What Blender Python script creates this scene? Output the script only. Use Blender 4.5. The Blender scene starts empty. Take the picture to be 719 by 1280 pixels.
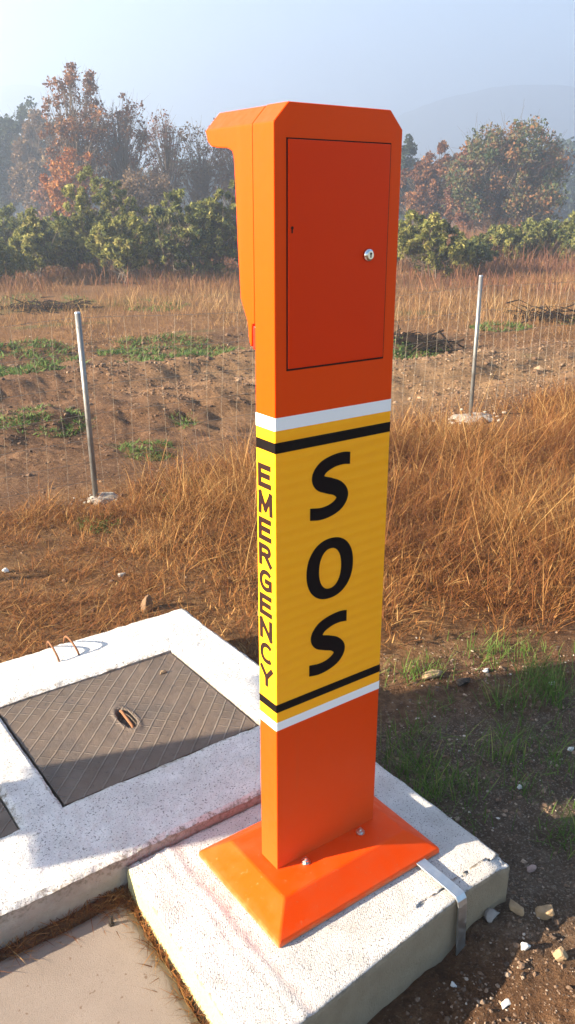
import bpy, bmesh, math, random
import numpy as np
from mathutils import Vector, Matrix
random.seed(7)
RS = np.random.RandomState(11)
C = bpy.context.scene.collection
sc = bpy.context.scene
PI = math.pi

# ------------------------------------------------------------------ camera
CAM = np.array([-0.99337, -1.41144, 1.67839])
PAN, TILT, FPX = 0.6285, -0.3486, 1050.0
cam = bpy.data.cameras.new('camera'); camo = bpy.data.objects.new('camera', cam); C.objects.link(camo)
cam.sensor_fit = 'VERTICAL'; cam.sensor_height = 36.0; cam.lens = FPX / 1280 * 36.0
cam.clip_start = 0.05; cam.clip_end = 4000
camo.location = CAM; camo.rotation_euler = (PI/2 + TILT, 0, -PAN)
sc.camera = camo
FW = np.array([math.sin(PAN)*math.cos(TILT), math.cos(PAN)*math.cos(TILT), math.sin(TILT)])
RT = np.array([math.cos(PAN), -math.sin(PAN), 0.0]); UP = np.cross(RT, FW)
def at(u, v, D):
    """world point at horizontal distance D in the direction of photo pixel (u, v)"""
    r = FW + RT*(u-359.5)/FPX + UP*(640-v)/FPX
    return CAM + r*D/math.hypot(r[0], r[1])
def in_view(P, mu=140, mv=140):
    v = P - CAM; z = v @ FW
    z = np.where(z < .05, .05, z)
    u = 359.5 + FPX*(v@RT)/z; w = 640 - FPX*(v@UP)/z
    return ((v@FW) > .05) & (u > -mu) & (u < 719+mu) & (w > -mv) & (w < 1280+mv)

# ------------------------------------------------------------------ noise
def _h(ix, iy, seed):
    n = (ix.astype(np.int64)*374761393 + iy.astype(np.int64)*668265263 + seed*1274126177) & 0x7fffffff
    n = ((n ^ (n >> 13))*1274126177) & 0x7fffffff
    return ((n ^ (n >> 16)) & 0xffff)/65535.0
def vnoise(x, y, seed=0):
    x = np.asarray(x, float); y = np.asarray(y, float)
    ix = np.floor(x); iy = np.floor(y); fx = x-ix; fy = y-iy
    fx = fx*fx*(3-2*fx); fy = fy*fy*(3-2*fy)
    a = _h(ix, iy, seed); b = _h(ix+1, iy, seed); c = _h(ix, iy+1, seed); d = _h(ix+1, iy+1, seed)
    return (a*(1-fx)+b*fx)*(1-fy) + (c*(1-fx)+d*fx)*fy
def fbm(x, y, seed=0, o=4):
    s = 0; a = .5
    for k in range(o):
        s = s + a*vnoise(np.asarray(x)*2**k+k*17.3, np.asarray(y)*2**k-k*9.1, seed+k); a *= .5
    return s/(1-.5**o)
def sstep(a, b, x):
    t = np.clip((np.asarray(x, float)-a)/(b-a), 0, 1); return t*t*(3-2*t)

# ------------------------------------------------------------------ material helpers
def mat(name):
    m = bpy.data.materials.new(name); m.use_nodes = True
    nt = m.node_tree; b = nt.nodes['Principled BSDF']
    return m, nt, b
def N(nt, t, **kw):
    n = nt.nodes.new(t)
    for k, v in kw.items():
        if k in n.inputs.keys() if isinstance(k, str) else False: n.inputs[k].default_value = v
        else: setattr(n, k, v)
    return n
def L(nt, a, b): nt.links.new(a, b)
def coords(nt, scale=(1,1,1), rot=(0,0,0)):
    g = nt.nodes.new('ShaderNodeNewGeometry'); mp = nt.nodes.new('ShaderNodeMapping')
    mp.inputs['Scale'].default_value = scale; mp.inputs['Rotation'].default_value = rot
    L(nt, g.outputs['Position'], mp.inputs['Vector']); return mp.outputs['Vector']
def noise(nt, vec, scale, detail=4, rough=.55):
    n = nt.nodes.new('ShaderNodeTexNoise'); n.inputs['Scale'].default_value = scale
    n.inputs['Detail'].default_value = detail; n.inputs['Roughness'].default_value = rough
    L(nt, vec, n.inputs['Vector']); return n.outputs['Fac']
def ramp(nt, fac, stops, interp='LINEAR'):
    r = nt.nodes.new('ShaderNodeValToRGB'); r.color_ramp.interpolation = interp
    e = r.color_ramp.elements
    while len(e) < len(stops): e.new(.5)
    for k, (p, c) in enumerate(stops):
        e[k].position = p; e[k].color = (c if len(c) == 4 else (*c, 1)) if not isinstance(c, (int, float)) else (c, c, c, 1)
    L(nt, fac, r.inputs['Fac']); return r.outputs['Color']
def mixc(nt, fac, a, b, mode='MIX'):
    m = nt.nodes.new('ShaderNodeMix'); m.data_type = 'RGBA'; m.blend_type = mode
    if isinstance(fac, (int, float)): m.inputs[0].default_value = fac
    else: L(nt, fac, m.inputs[0])
    for s, v in ((6, a), (7, b)):
        if isinstance(v, tuple): m.inputs[s].default_value = (*v, 1) if len(v) == 3 else v
        else: L(nt, v, m.inputs[s])
    return m.outputs[2]
def mathn(nt, op, a, b=0.0):
    m = nt.nodes.new('ShaderNodeMath'); m.operation = op
    for s, v in ((0, a), (1, b)):
        if isinstance(v, (int, float)): m.inputs[s].default_value = v
        else: L(nt, v, m.inputs[s])
    return m.outputs[0]
def bump(nt, h, strength, dist, b, prev=None):
    n = nt.nodes.new('ShaderNodeBump'); n.inputs['Strength'].default_value = strength; n.inputs['Distance'].default_value = dist
    L(nt, h, n.inputs['Height'])
    if prev is not None: L(nt, prev, n.inputs['Normal'])
    L(nt, n.outputs['Normal'], b.inputs['Normal']); return n.outputs['Normal']
def attr(nt, name):
    a = nt.nodes.new('ShaderNodeAttribute'); a.attribute_name = name; return a.outputs['Fac']

# ------------------------------------------------------------------ object helpers
def tag(o, label=None, cat=None, group=None, kind=None):
    if label: o['label'] = label
    if cat: o['category'] = cat
    if group: o['group'] = group
    if kind: o['kind'] = kind
    return o
def thing(name, label, cat, loc=(0,0,0), rotz=0, group=None):
    o = bpy.data.objects.new(name, None); C.objects.link(o); o.empty_display_size = .1
    o.location = loc; o.rotation_euler = (0, 0, rotz)
    return tag(o, label, cat, group)
def link(name, me, m, parent=None, smooth=False):
    o = bpy.data.objects.new(name, me); C.objects.link(o)
    if m is not None and not me.materials: me.materials.append(m)
    if smooth: me.polygons.foreach_set('use_smooth', [True]*len(me.polygons))
    if parent is not None:
        o.parent = parent
    return o
def bmo(name, bm, m, parent=None, smooth=False, world=False):
    """link a bmesh; when world=True the coordinates are world ones and the parent sits at a location"""
    bmesh.ops.recalc_face_normals(bm, faces=bm.faces)
    me = bpy.data.meshes.new(name); bm.to_mesh(me); bm.free()
    if parent is not None and world: me.transform(Matrix.Translation(-root_loc(parent)))
    return link(name, me, m, parent, smooth)
def root_loc(p):
    v = Vector((0,0,0))
    while p is not None: v = v + Vector(p.location); p = p.parent
    return v
def npmesh(name, V, quads=None, tris=None, attrs=None, smooth=False):
    me = bpy.data.meshes.new(name)
    nq = 0 if quads is None else len(quads); ntr = 0 if tris is None else len(tris)
    me.vertices.add(len(V)); me.vertices.foreach_set('co', np.asarray(V, np.float32).ravel())
    me.loops.add(nq*4+ntr*3); me.polygons.add(nq+ntr)
    idx = []
    if nq: idx.append(np.asarray(quads, np.int32).ravel())
    if ntr: idx.append(np.asarray(tris, np.int32).ravel())
    me.loops.foreach_set('vertex_index', np.concatenate(idx))
    st = np.concatenate([np.arange(nq)*4, nq*4+np.arange(ntr)*3]).astype(np.int32)
    me.polygons.foreach_set('loop_start', st)
    me.polygons.foreach_set('use_smooth', np.full(nq+ntr, smooth))
    me.update(calc_edges=True)
    for k, v in (attrs or {}).items():
        a = me.attributes.new(k, 'FLOAT', 'POINT'); a.data.foreach_set('value', np.asarray(v, np.float32))
    return me
def box(bm, x0, x1, y0, y1, z0, z1, bev=0, seg=2):
    b = bmesh.new(); bmesh.ops.create_cube(b, size=1)
    bmesh.ops.scale(b, vec=(x1-x0, y1-y0, z1-z0), verts=b.verts)
    bmesh.ops.translate(b, vec=((x0+x1)/2, (y0+y1)/2, (z0+z1)/2), verts=b.verts)
    if bev: bmesh.ops.bevel(b, geom=b.edges, offset=bev, segments=seg, profile=.5, affect='EDGES', clamp_overlap=True)
    t = bpy.data.meshes.new('t'); b.to_mesh(t); b.free(); bm.from_mesh(t); bpy.data.meshes.remove(t); return bm
def prism(pts, h0, h1, axis='y', bev=0):
    """closed polygon pts extruded along an axis; axis y: pts are (x,z); axis x: pts are (y,z); axis z: pts are (x,y)"""
    bm = bmesh.new()
    f = {'y': lambda p, h: (p[0], h, p[1]), 'x': lambda p, h: (h, p[0], p[1]), 'z': lambda p, h: (p[0], p[1], h)}[axis]
    a = [bm.verts.new(f(p, h0)) for p in pts]; b = [bm.verts.new(f(p, h1)) for p in pts]
    bm.faces.new(a); bm.faces.new(b[::-1])
    n = len(pts)
    for i in range(n): bm.faces.new((a[i], b[i], b[(i+1) % n], a[(i+1) % n]))
    bmesh.ops.recalc_face_normals(bm, faces=bm.faces)
    if bev: bmesh.ops.bevel(bm, geom=bm.edges, offset=bev, segments=2, profile=.5, affect='EDGES', clamp_overlap=True)
    return bm
def tube(bm, pts, radii, n=8, cap=True):
    pts = [Vector(p) for p in pts]; rings = []
    for i, p in enumerate(pts):
        d = (pts[min(i+1, len(pts)-1)]-pts[max(i-1, 0)]).normalized()
        a = d.orthogonal().normalized() if i == 0 else (pa - d*pa.dot(d)).normalized()
        pa = a; b = d.cross(a)
        r = radii[i] if isinstance(radii, (list, tuple)) else radii
        rings.append([bm.verts.new(p + a*(r*math.cos(2*PI*k/n)) + b*(r*math.sin(2*PI*k/n))) for k in range(n)])
    for i in range(len(rings)-1):
        for k in range(n): bm.faces.new((rings[i][k], rings[i][(k+1) % n], rings[i+1][(k+1) % n], rings[i+1][k]))
    if cap: bm.faces.new(rings[0][::-1]); bm.faces.new(rings[-1])
    return bm
def cyl(bm, p0, p1, r0, r1=None, n=16): return tube(bm, [p0, p1], [r0, r1 if r1 is not None else r0], n)

# ------------------------------------------------------------------ world, sun, haze
SUN_E = math.radians(20.0)
sh = np.array([0.951, -0.309]); sh /= np.hypot(*sh)       # horizontal direction in which shadows fall
S2 = np.array([-sh[0]*math.cos(SUN_E), -sh[1]*math.cos(SUN_E), math.sin(SUN_E)])   # towards the sun
w = bpy.data.worlds.new('World'); sc.world = w; w.use_nodes = True
wn = w.node_tree; bg = wn.nodes['Background']
sky = wn.nodes.new('ShaderNodeTexSky'); sky.sky_type = 'NISHITA'; sky.sun_disc = False
sky.sun_elevation = SUN_E; sky.sun_rotation = math.atan2(S2[0], S2[1])
sky.air_density = 1.0; sky.dust_density = 0.6; sky.ozone_density = 2.0
L(wn, sky.outputs['Color'], bg.inputs['Color']); bg.inputs['Strength'].default_value = 0.068
sun = bpy.data.lights.new('sun', 'SUN'); sun.energy = 5.0; sun.angle = math.radians(.53); sun.color = (1.0, .87, .66)
so = bpy.data.objects.new('sun', sun); C.objects.link(so)
so.rotation_euler = Vector(-S2).to_track_quat('-Z', 'Y').to_euler(); so.location = (-20, 8, 12)

hz = bmesh.new(); box(hz, -24, 1105, -24, 1105, -3.0, 150.0)
hm = bpy.data.materials.new('haze_air'); hm.use_nodes = True; nt = hm.node_tree
nt.nodes.remove(nt.nodes['Principled BSDF'])
pv = nt.nodes.new('ShaderNodeVolumePrincipled'); pv.inputs['Color'].default_value = (.67, .79, .98, 1)
pv.inputs['Density'].default_value = 0.0036; pv.inputs['Anisotropy'].default_value = 0.5
L(nt, pv.outputs['Volume'], nt.nodes['Material Output'].inputs['Volume'])
tag(bmo('haze', hz, hm), 'pale morning haze filling the air over the field', 'haze', kind='stuff')

# ------------------------------------------------------------------ materials
def paint(name, col, rough=.38, coat=.25, var=.04, orange=.06, spec=.10, wear=False, tint=None):
    m, nt, b = mat(name); v = coords(nt)
    n1 = noise(nt, v, 9, 3); n2 = noise(nt, v, 900, 2)
    d = tuple(c*(1-var*2) for c in col)
    c0 = mixc(nt, n1, d, col)
    if wear:
        sp = nt.nodes.new('ShaderNodeSeparateXYZ'); L(nt, v, sp.inputs[0])
        foot = ramp(nt, mathn(nt, 'ADD', sp.outputs['Z'], mathn(nt, 'MULTIPLY', mathn(nt, 'SUBTRACT', noise(nt, v, 16, 4), .5), .10)), [(.07, .22), (.20, .06), (.42, .02)])
        spk = ramp(nt, noise(nt, v, 170, 4, .7), [(.66, 0), (.74, 1)])
        low = ramp(nt, sp.outputs['Z'], [(.06, .55), (.35, .12), (.9, .05)])
        str_ = ramp(nt, noise(nt, coords(nt, (26, 26, .9)), 1, 4, .6), [(.56, 0), (.74, .09)])
        k = mathn(nt, 'MAXIMUM', mathn(nt, 'MAXIMUM', foot, mathn(nt, 'MULTIPLY', spk, low)), str_)
        c0 = mixc(nt, k, c0, (.30, .14, .045))
    L(nt, c0, b.inputs['Base Color'])
    b.inputs['Roughness'].default_value = rough
    b.inputs['Specular IOR Level'].default_value = spec; b.inputs['Specular Tint'].default_value = (tint or (1, 1, 1)) + (1,); b.inputs['Coat Weight'].default_value = coat; b.inputs['Coat Roughness'].default_value = .25
    L(nt, ramp(nt, noise(nt, v, 40, 4), [(.3, rough*.85), (.7, rough*1.2)]), b.inputs['Roughness'])
    if orange: bump(nt, n2, orange, .0006, b)
    return m
M = {}
ORANGE = (.72, .051, .0004)
M['orange'] = paint('orange_paint', ORANGE, .42, 0, .03, .10, .28, True, (1, .30, .03))
M['door'] = paint('shaded_door_paint', (.66, .030, .0005), .42, 0, .03, .14, .28, True, (1, .22, .02))  # shade of the front put into the colour, redder than the column
def base_paint():
    m, nt, b = mat('orange_base_paint'); v = coords(nt)
    dust = ramp(nt, noise(nt, v, 60, 6, .7), [(.62, 0), (.72, 1)])
    big = ramp(nt, noise(nt, v, 14, 4), [(.45, 0), (.75, 1)])
    k = mathn(nt, 'MULTIPLY', dust, .35)
    k = mathn(nt, 'ADD', k, mathn(nt, 'MULTIPLY', big, .10))
    sp = nt.nodes.new('ShaderNodeSeparateXYZ'); L(nt, v, sp.inputs[0])
    k = mathn(nt, 'MAXIMUM', k, ramp(nt, mathn(nt, 'ADD', sp.outputs['Z'], mathn(nt, 'MULTIPLY', mathn(nt, 'SUBTRACT', noise(nt, v, 40, 5), .5), .03)), [(.004, .6), (.016, .12), (.03, 0)]))
    L(nt, mixc(nt, k, (.72, .052, .0015), (.42, .22, .11)), b.inputs['Base Color'])
    L(nt, ramp(nt, noise(nt, v, 30, 4), [(.3, .38), (.7, .6)]), b.inputs['Roughness']); b.inputs['Specular IOR Level'].default_value = .25; b.inputs['Specular Tint'].default_value = (1, .3, .04, 1)
    bump(nt, noise(nt, v, 500, 2), .15, .0008, b)
    return m
M['base'] = base_paint()
def film():
    m, nt, b = mat('yellow_film')
    v = coords(nt, (1, 1, 1)); z = coords(nt, (.15, .15, 1), (0.05, 0, 0))
    wv = nt.nodes.new('ShaderNodeTexWave'); wv.wave_type = 'BANDS'; wv.bands_direction = 'Z'; wv.inputs['Scale'].default_value = 11.5
    wv.inputs['Distortion'].default_value = 1.2; wv.inputs['Detail'].default_value = 1; wv.inputs['Detail Scale'].default_value = .6
    L(nt, coords(nt, (1, 1, 1), (0, .03, 0)), wv.inputs['Vector'])
    L(nt, mixc(nt, noise(nt, v, 6, 3), (.93, .375, .011), (.95, .415, .015)), b.inputs['Base Color'])
    b.inputs['Roughness'].default_value = .42; b.inputs['Specular IOR Level'].default_value = .2; b.inputs['Specular Tint'].default_value = (1, .55, .1, 1); b.inputs['Coat Weight'].default_value = 0; b.inputs['Coat Roughness'].default_value = .2
    bump(nt, wv.outputs['Fac'], .22, .004, b)
    return m
M['yellow'] = film()
M['white_stripe'] = paint('white_film', (.80, .80, .80), .45, .1, .02, 0)
M['black'] = paint('black_film', (.006, .004, .004), .6, 0, .1, 0, .05)
M['letter'] = paint('black_lettering', (.006, .003, .004), .6, 0, .1, 0, .04)
M['side_letter'] = paint('sunlit_black_lettering', (.020, .008, .007), .5, .05, .1, 0)  # black letters lifted to brown, sunlight put into the colour
M['rubber'] = paint('dark_seam', (.03, .006, .004), .7, 0, .1, 0)
M['red'] = paint('unlit_orange', (.62, .02, .01), .4, .2, .1, 0)  # orange out of the sun, put into a red base colour
def metal(name, col, rough, metallic=1, sc_=60, var=.25):
    m, nt, b = mat(name); v = coords(nt)
    n = noise(nt, v, sc_, 5, .65)
    L(nt, mixc(nt, n, tuple(c*(1-var) for c in col), col), b.inputs['Base Color'])
    b.inputs['Metallic'].default_value = metallic
    L(nt, ramp(nt, noise(nt, v, sc_*.6, 4), [(.3, rough*.75), (.7, min(1, rough*1.3))]), b.inputs['Roughness'])
    return m
M['chrome'] = metal('chrome', (.75, .75, .76), .12)
M['steel'] = metal('bolt_steel', (.72, .70, .66), .28, 1, 60, .1)
M['zinc'] = metal('galvanised_steel', (.56, .58, .60), .42, 1, 90)
M['post'] = metal('galvanised_post', (.24, .235, .23), .5, .7, 30, .3)
M['wire'] = metal('wire', (.34, .29, .23), .5, .5, 30)
M['rust'] = metal('rusty_iron', (.22, .085, .03), .85, .1, 200, .5)
M['dark_iron'] = metal('dark_iron', (.06, .045, .035), .6, .6, 120, .5)

def white_concrete(name, sides):
    """white painted rough concrete; bare concrete on the faces the paint does not cover"""
    m, nt, b = mat(name); v = coords(nt)
    geo = nt.nodes.new('ShaderNodeNewGeometry'); sx = nt.nodes.new('ShaderNodeSeparateXYZ'); L(nt, geo.outputs['True Normal'], sx.inputs[0])
    sp = nt.nodes.new('ShaderNodeSeparateXYZ'); L(nt, geo.outputs['Position'], sp.inputs[0])
    nb = noise(nt, v, 45, 6, .7)
    top = mathn(nt, 'ADD', sx.outputs['Z'], mathn(nt, 'MULTIPLY', mathn(nt, 'SUBTRACT', nb, .5), 1.1))
    mask = ramp(nt, top, [(.42, 0), (.50, 1)])
    if sides:
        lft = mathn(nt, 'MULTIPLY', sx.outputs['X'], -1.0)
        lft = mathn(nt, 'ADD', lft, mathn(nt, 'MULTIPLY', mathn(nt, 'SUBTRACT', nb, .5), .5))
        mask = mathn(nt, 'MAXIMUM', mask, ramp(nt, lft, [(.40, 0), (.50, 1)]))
    white = mixc(nt, ramp(nt, noise(nt, v, 9, 7, .65), [(.3, 0), (.7, 1)]), (.40, .375, .36) if sides else (.50, .48, .46), (.62, .595, .58) if sides else (.72, .70, .68))
    pits = ramp(nt, noise(nt, v, 190, 3, .6), [(.355, 1), (.41, 0)])
    white = mixc(nt, mathn(nt, 'MULTIPLY', pits, .9), white, (.055, .045, .038))
    pit2 = ramp(nt, noise(nt, v, 70, 5, .7), [(.305, 1), (.345, 0)])
    white = mixc(nt, mathn(nt, 'MULTIPLY', pit2, .85), white, (.05, .04, .032))
    hair = nt.nodes.new('ShaderNodeTexVoronoi'); hair.feature = 'DISTANCE_TO_EDGE'; hair.inputs['Scale'].default_value = 5.5
    wob = nt.nodes.new('ShaderNodeVectorMath'); wob.operation = 'ADD'; nz_ = nt.nodes.new('ShaderNodeTexNoise'); nz_.inputs['Scale'].default_value = 9; nz_.inputs['Detail'].default_value = 5
    scl = nt.nodes.new('ShaderNodeVectorMath'); scl.operation = 'SCALE'; scl.inputs['Scale'].default_value = .16; L(nt, v, nz_.inputs['Vector']); L(nt, nz_.outputs['Color'], scl.inputs[0]); L(nt, v, wob.inputs[0]); L(nt, scl.outputs[0], wob.inputs[1]); L(nt, wob.outputs[0], hair.inputs['Vector'])
    crack = mathn(nt, 'MULTIPLY', ramp(nt, hair.outputs['Distance'], [(0, 1), (.0022, 0)]), ramp(nt, noise(nt, v, 3.7, 3), [(.56, 0), (.64, .7)]))
    white = mixc(nt, crack, white, (.13, .11, .095))
    white = mixc(nt, mathn(nt, 'MULTIPLY', ramp(nt, noise(nt, v, 2.6, 5, .6), [(.5, 0), (.72, 1)]), .35), white, (.36, .32, .28))
    worn = ramp(nt, noise(nt, v, 17, 7, .75), [(.56, 0), (.66, 1)])
    white = mixc(nt, mathn(nt, 'MULTIPLY', worn, .45), white, (.52, .47, .43))
    if sides:                                       # bare pinkish strip of mortar beside the base, paint flaked off
        xx = mathn(nt, 'ADD', sp.outputs['X'], mathn(nt, 'MULTIPLY', mathn(nt, 'SUBTRACT', noise(nt, v, 24, 5, .7), .5), .02))
        st = mathn(nt, 'MULTIPLY', ramp(nt, mathn(nt, 'ADD', xx, .6), [(.445, 0), (.455, 1)]), ramp(nt, mathn(nt, 'ADD', xx, .6), [(.488, 1), (.50, 0)]))
        st = mathn(nt, 'MULTIPLY', st, ramp(nt, noise(nt, v, 8, 3), [(.45, 0), (.65, .6)]))
        white = mixc(nt, st, white, (.44, .30, .265))
    bare = mixc(nt, noise(nt, v, 22, 6, .65), (.24, .18, .11), (.39, .31, .21)) if sides else mixc(nt, noise(nt, v, 22, 6, .65), (.30, .25, .21), (.52, .47, .42))
    bare = mixc(nt, ramp(nt, noise(nt, v, 5, 4), [(.5, 0), (.8, .5)]), bare, (.10, .075, .05))
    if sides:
        sunlit_tint = mixc(nt, noise(nt, v, 30, 5, .7), (.46, .40, .20), (.58, .53, .27))  # warm sun on the left face put into the paint colour
        white = mixc(nt, ramp(nt, lft, [(.55, 0), (.75, 1)]), white, sunlit_tint)
    chip = ramp(nt, mathn(nt, 'ADD', geo.outputs['Pointiness'], mathn(nt, 'MULTIPLY', mathn(nt, 'SUBTRACT', noise(nt, v, 60, 5, .7), .5), .18)), [(.545, 0), (.575, .9)])
    fin = mixc(nt, chip, mixc(nt, mask, bare, white), (.20, .165, .125))
    L(nt, fin, b.inputs['Base Color'])
    b.inputs['Roughness'].default_value = .85
    n0 = bump(nt, noise(nt, v, 150, 5, .7), .9, .007, b)
    n1 = bump(nt, noise(nt, v, 420, 3, .6), .7, .003, b, n0)
    if sides:                                       # broom strokes
        wv = nt.nodes.new('ShaderNodeTexWave'); wv.inputs['Scale'].default_value = 60; wv.inputs['Distortion'].default_value = 7
        wv.inputs['Detail'].default_value = 4; wv.inputs['Detail Scale'].default_value = 1.2
        L(nt, coords(nt, (1, 1, 1), (0, 0, .5)), wv.inputs['Vector'])
        n1 = bump(nt, wv.outputs['Fac'], .22, .003, b, n1)
    bump(nt, noise(nt, v, 12, 5, .6), .6, .012, b, n1)
    return m
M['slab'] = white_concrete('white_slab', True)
M['frame'] = white_concrete('white_frame', False)
def paving_mat():
    m, nt, b = mat('beige_concrete'); v = coords(nt)
    c = mixc(nt, noise(nt, v, 7, 6, .6), (.16, .122, .096), (.235, .185, .15))
    sp_ = ramp(nt, noise(nt, v, 55, 2, .4), [(.70, 0), (.735, 1)])
    c = mixc(nt, mathn(nt, 'MULTIPLY', sp_, .7), c, (.09, .045, .022))
    sp2 = ramp(nt, noise(nt, v, 400, 2), [(.35, .5), (.45, 0)])
    c = mixc(nt, sp2, c, (.12, .09, .07))
    L(nt, c, b.inputs['Base Color']); b.inputs['Roughness'].default_value = .9
    bump(nt, noise(nt, v, 500, 3), .4, .002, b); return m
M['paving'] = paving_mat()
def lid_mat():
    m, nt, b = mat('cast_iron_lid'); v = coords(nt)
    hs = None
    for ang, sc_, dist in ((.785, 7.24, .45), (-.785, 7.24, .5)):
        wv = nt.nodes.new('ShaderNodeTexWave'); wv.wave_profile = 'SIN'; wv.inputs['Scale'].default_value = sc_
        wv.inputs['Distortion'].default_value = dist; wv.inputs['Detail'].default_value = 2
        L(nt, coords(nt, (1, 1, 1), (0, 0, ang)), wv.inputs['Vector'])
        r = ramp(nt, wv.outputs['Fac'], [(.93, 0), (.985, 1)] if ang > 0 else [(.95, 0), (.995, .5)])
        if ang < 0: r = mathn(nt, 'MULTIPLY', r, ramp(nt, noise(nt, v, 3.3, 2), [(.45, 0), (.6, 1)]))
        hs = r if hs is None else mathn(nt, 'MAXIMUM', hs, r)
    hs = mathn(nt, 'MULTIPLY', hs, ramp(nt, noise(nt, v, 5, 4), [(.36, .15), (.56, 1)]))
    dirt = noise(nt, v, 6, 6, .65)
    c = mixc(nt, dirt, (.058, .041, .030), (.150, .106, .078))
    c = mixc(nt, ramp(nt, noise(nt, v, 38, 5, .7), [(.60, 0), (.68, .8)]), c, (.035, .028, .025))
    c = mixc(nt, mathn(nt, 'MULTIPLY', hs, .38), c, (.27, .23, .19))
    c = mixc(nt, ramp(nt, noise(nt, v, 3.1, 3), [(.50, 0), (.68, .7)]), c, (.045, .039, .036))
    L(nt, c, b.inputs['Base Color']); b.inputs['Metallic'].default_value = .15
    L(nt, ramp(nt, noise(nt, v, 18, 5), [(.3, .55), (.7, .85)]), b.inputs['Roughness'])
    n0 = bump(nt, hs, 1, .011, b)
    n0 = bump(nt, noise(nt, v, 250, 4), .35, .0025, b, n0)
    bump(nt, noise(nt, v, 14, 4), .5, .012, b, n0); return m
M['lid'] = lid_mat()

def ground_mat():
    m, nt, b = mat('soil'); v = coords(nt)
    dry, green, dark, tan = (attr(nt, k) for k in ('dry', 'green', 'dark', 'tan'))
    n1 = noise(nt, v, 3.2, 8, .7); n2 = noise(nt, v, 28, 6, .7); n3 = noise(nt, v, 130, 4, .6)
    nn = mathn(nt, 'ADD', mathn(nt, 'MULTIPLY', n1, .4), mathn(nt, 'MULTIPLY', n2, .6))
    soil = ramp(nt, nn, [(.32, (.046, .021, .010)), (.5, (.122, .060, .029)), (.66, (.23, .130, .068))])
    grav = ramp(nt, n3, [(.60, 0), (.72, .7)])
    soil = mixc(nt, grav, soil, (.23, .155, .10))
    tanc = ramp(nt, nn, [(.3, (.11, .060, .028)), (.52, (.25, .145, .072)), (.7, (.36, .235, .125))])
    soil = mixc(nt, tan, soil, tanc)
    dk = ramp(nt, nn, [(.3, (.045, .029, .019)), (.52, (.105, .072, .049)), (.7, (.19, .14, .105))])
    soil = mixc(nt, dark, soil, mixc(nt, ramp(nt, n3, [(.54, 0), (.66, .8)]), dk, (.27, .225, .18)))
    dryc = ramp(nt, nn, [(.3, (.060, .025, .010)), (.5, (.155, .074, .028)), (.68, (.28, .155, .065))])
    soil = mixc(nt, dry, soil, dryc)
    grc = ramp(nt, nn, [(.3, (.025, .045, .012)), (.6, (.065, .11, .028)), (.75, (.13, .15, .05))])
    soil = mixc(nt, green, soil, grc)
    L(nt, soil, b.inputs['Base Color']); b.inputs['Roughness'].default_value = .95; b.inputs['Specular IOR Level'].default_value = .15
    n0 = bump(nt, n2, .9, .05, b); bump(nt, n3, .8, .015, b, n0)
    return m
M['soil'] = ground_mat()
def blade_mat(name, stops, trans=.25):
    m, nt, b = mat(name); t = attr(nt, 'tone')
    c = ramp(nt, t, stops)
    L(nt, c, b.inputs['Base Color']); b.inputs['Roughness'].default_value = .75; b.inputs['Specular IOR Level'].default_value = .2
    tr = nt.nodes.new('ShaderNodeBsdfTranslucent'); L(nt, c, tr.inputs['Color'])
    mx = nt.nodes.new('ShaderNodeMixShader'); mx.inputs[0].default_value = trans
    L(nt, b.outputs[0], mx.inputs[1]); L(nt, tr.outputs[0], mx.inputs[2]); L(nt, mx.outputs[0], nt.nodes['Material Output'].inputs['Surface'])
    return m
M['dry'] = blade_mat('dry_grass', [(0, (.055, .019, .007)), (.35, (.155, .052, .015)), (.7, (.275, .118, .032)), (1, (.45, .27, .10))])
M['drypale'] = blade_mat('dry_grass_far', [(0, (.075, .032, .014)), (.4, (.17, .080, .032)), (.75, (.28, .155, .062)), (1, (.38, .25, .11))])
M['green'] = blade_mat('green_grass', [(0, (.040, .080, .014)), (.5, (.085, .15, .025)), (.85, (.15, .22, .05)), (1, (.32, .27, .09))], .4)
M['weed'] = blade_mat('weed_leaf', [(0, (.03, .06, .012)), (.6, (.07, .12, .025)), (1, (.14, .18, .05))], .3)
LEAF = {
 'rust':  blade_mat('leaf_rust', [(0, (.055, .022, .012)), (.5, (.16, .062, .025)), (1, (.26, .13, .05))]),
 'orange': blade_mat('leaf_orange', [(0, (.11, .03, .01)), (.5, (.26, .085, .02)), (1, (.34, .16, .045))]),
 'brown': blade_mat('leaf_brown', [(0, (.05, .03, .018)), (.5, (.115, .068, .035)), (1, (.19, .125, .06))]),
 'mixed': blade_mat('leaf_mixed', [(0, (.028, .045, .018)), (.3, (.055, .07, .025)), (.5, (.10, .085, .035)), (.7, (.15, .07, .03)), (1, (.22, .10, .04))]),
 'dark':  blade_mat('leaf_dark', [(0, (.010, .020, .012)), (.6, (.026, .042, .024)), (1, (.05, .068, .036))]),
 'olive': blade_mat('leaf_olive', [(0, (.022, .038, .012)), (.35, (.10, .110, .026)), (.7, (.23, .22, .055)), (1, (.36, .30, .10))], .45),
 'green': blade_mat('leaf_green', [(0, (.018, .038, .012)), (.35, (.085, .098, .028)), (.7, (.19, .195, .055)), (1, (.30, .27, .085))], .45),
 'bare':  blade_mat('twig_bare', [(0, (.06, .04, .03)), (1, (.15, .10, .075))], .05),
 'red':   blade_mat('leaf_red', [(0, (.07, .028, .018)), (.6, (.16, .065, .035)), (1, (.25, .13, .06))]),
}
def bark_mat():
    m, nt, b = mat('bark'); v = coords(nt, (1, 1, .2))
    L(nt, mixc(nt, noise(nt, v, 20, 5), (.05, .035, .025), (.15, .11, .08)), b.inputs['Base Color']); b.inputs['Roughness'].default_value = .9
    return m
M['bark'] = bark_mat(); M['brush'] = metal('dead_branches', (.030, .020, .015), 1.0, 0, 40, .4); M['brush'].node_tree.nodes['Principled BSDF'].inputs['Specular IOR Level'].default_value = .05
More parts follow.
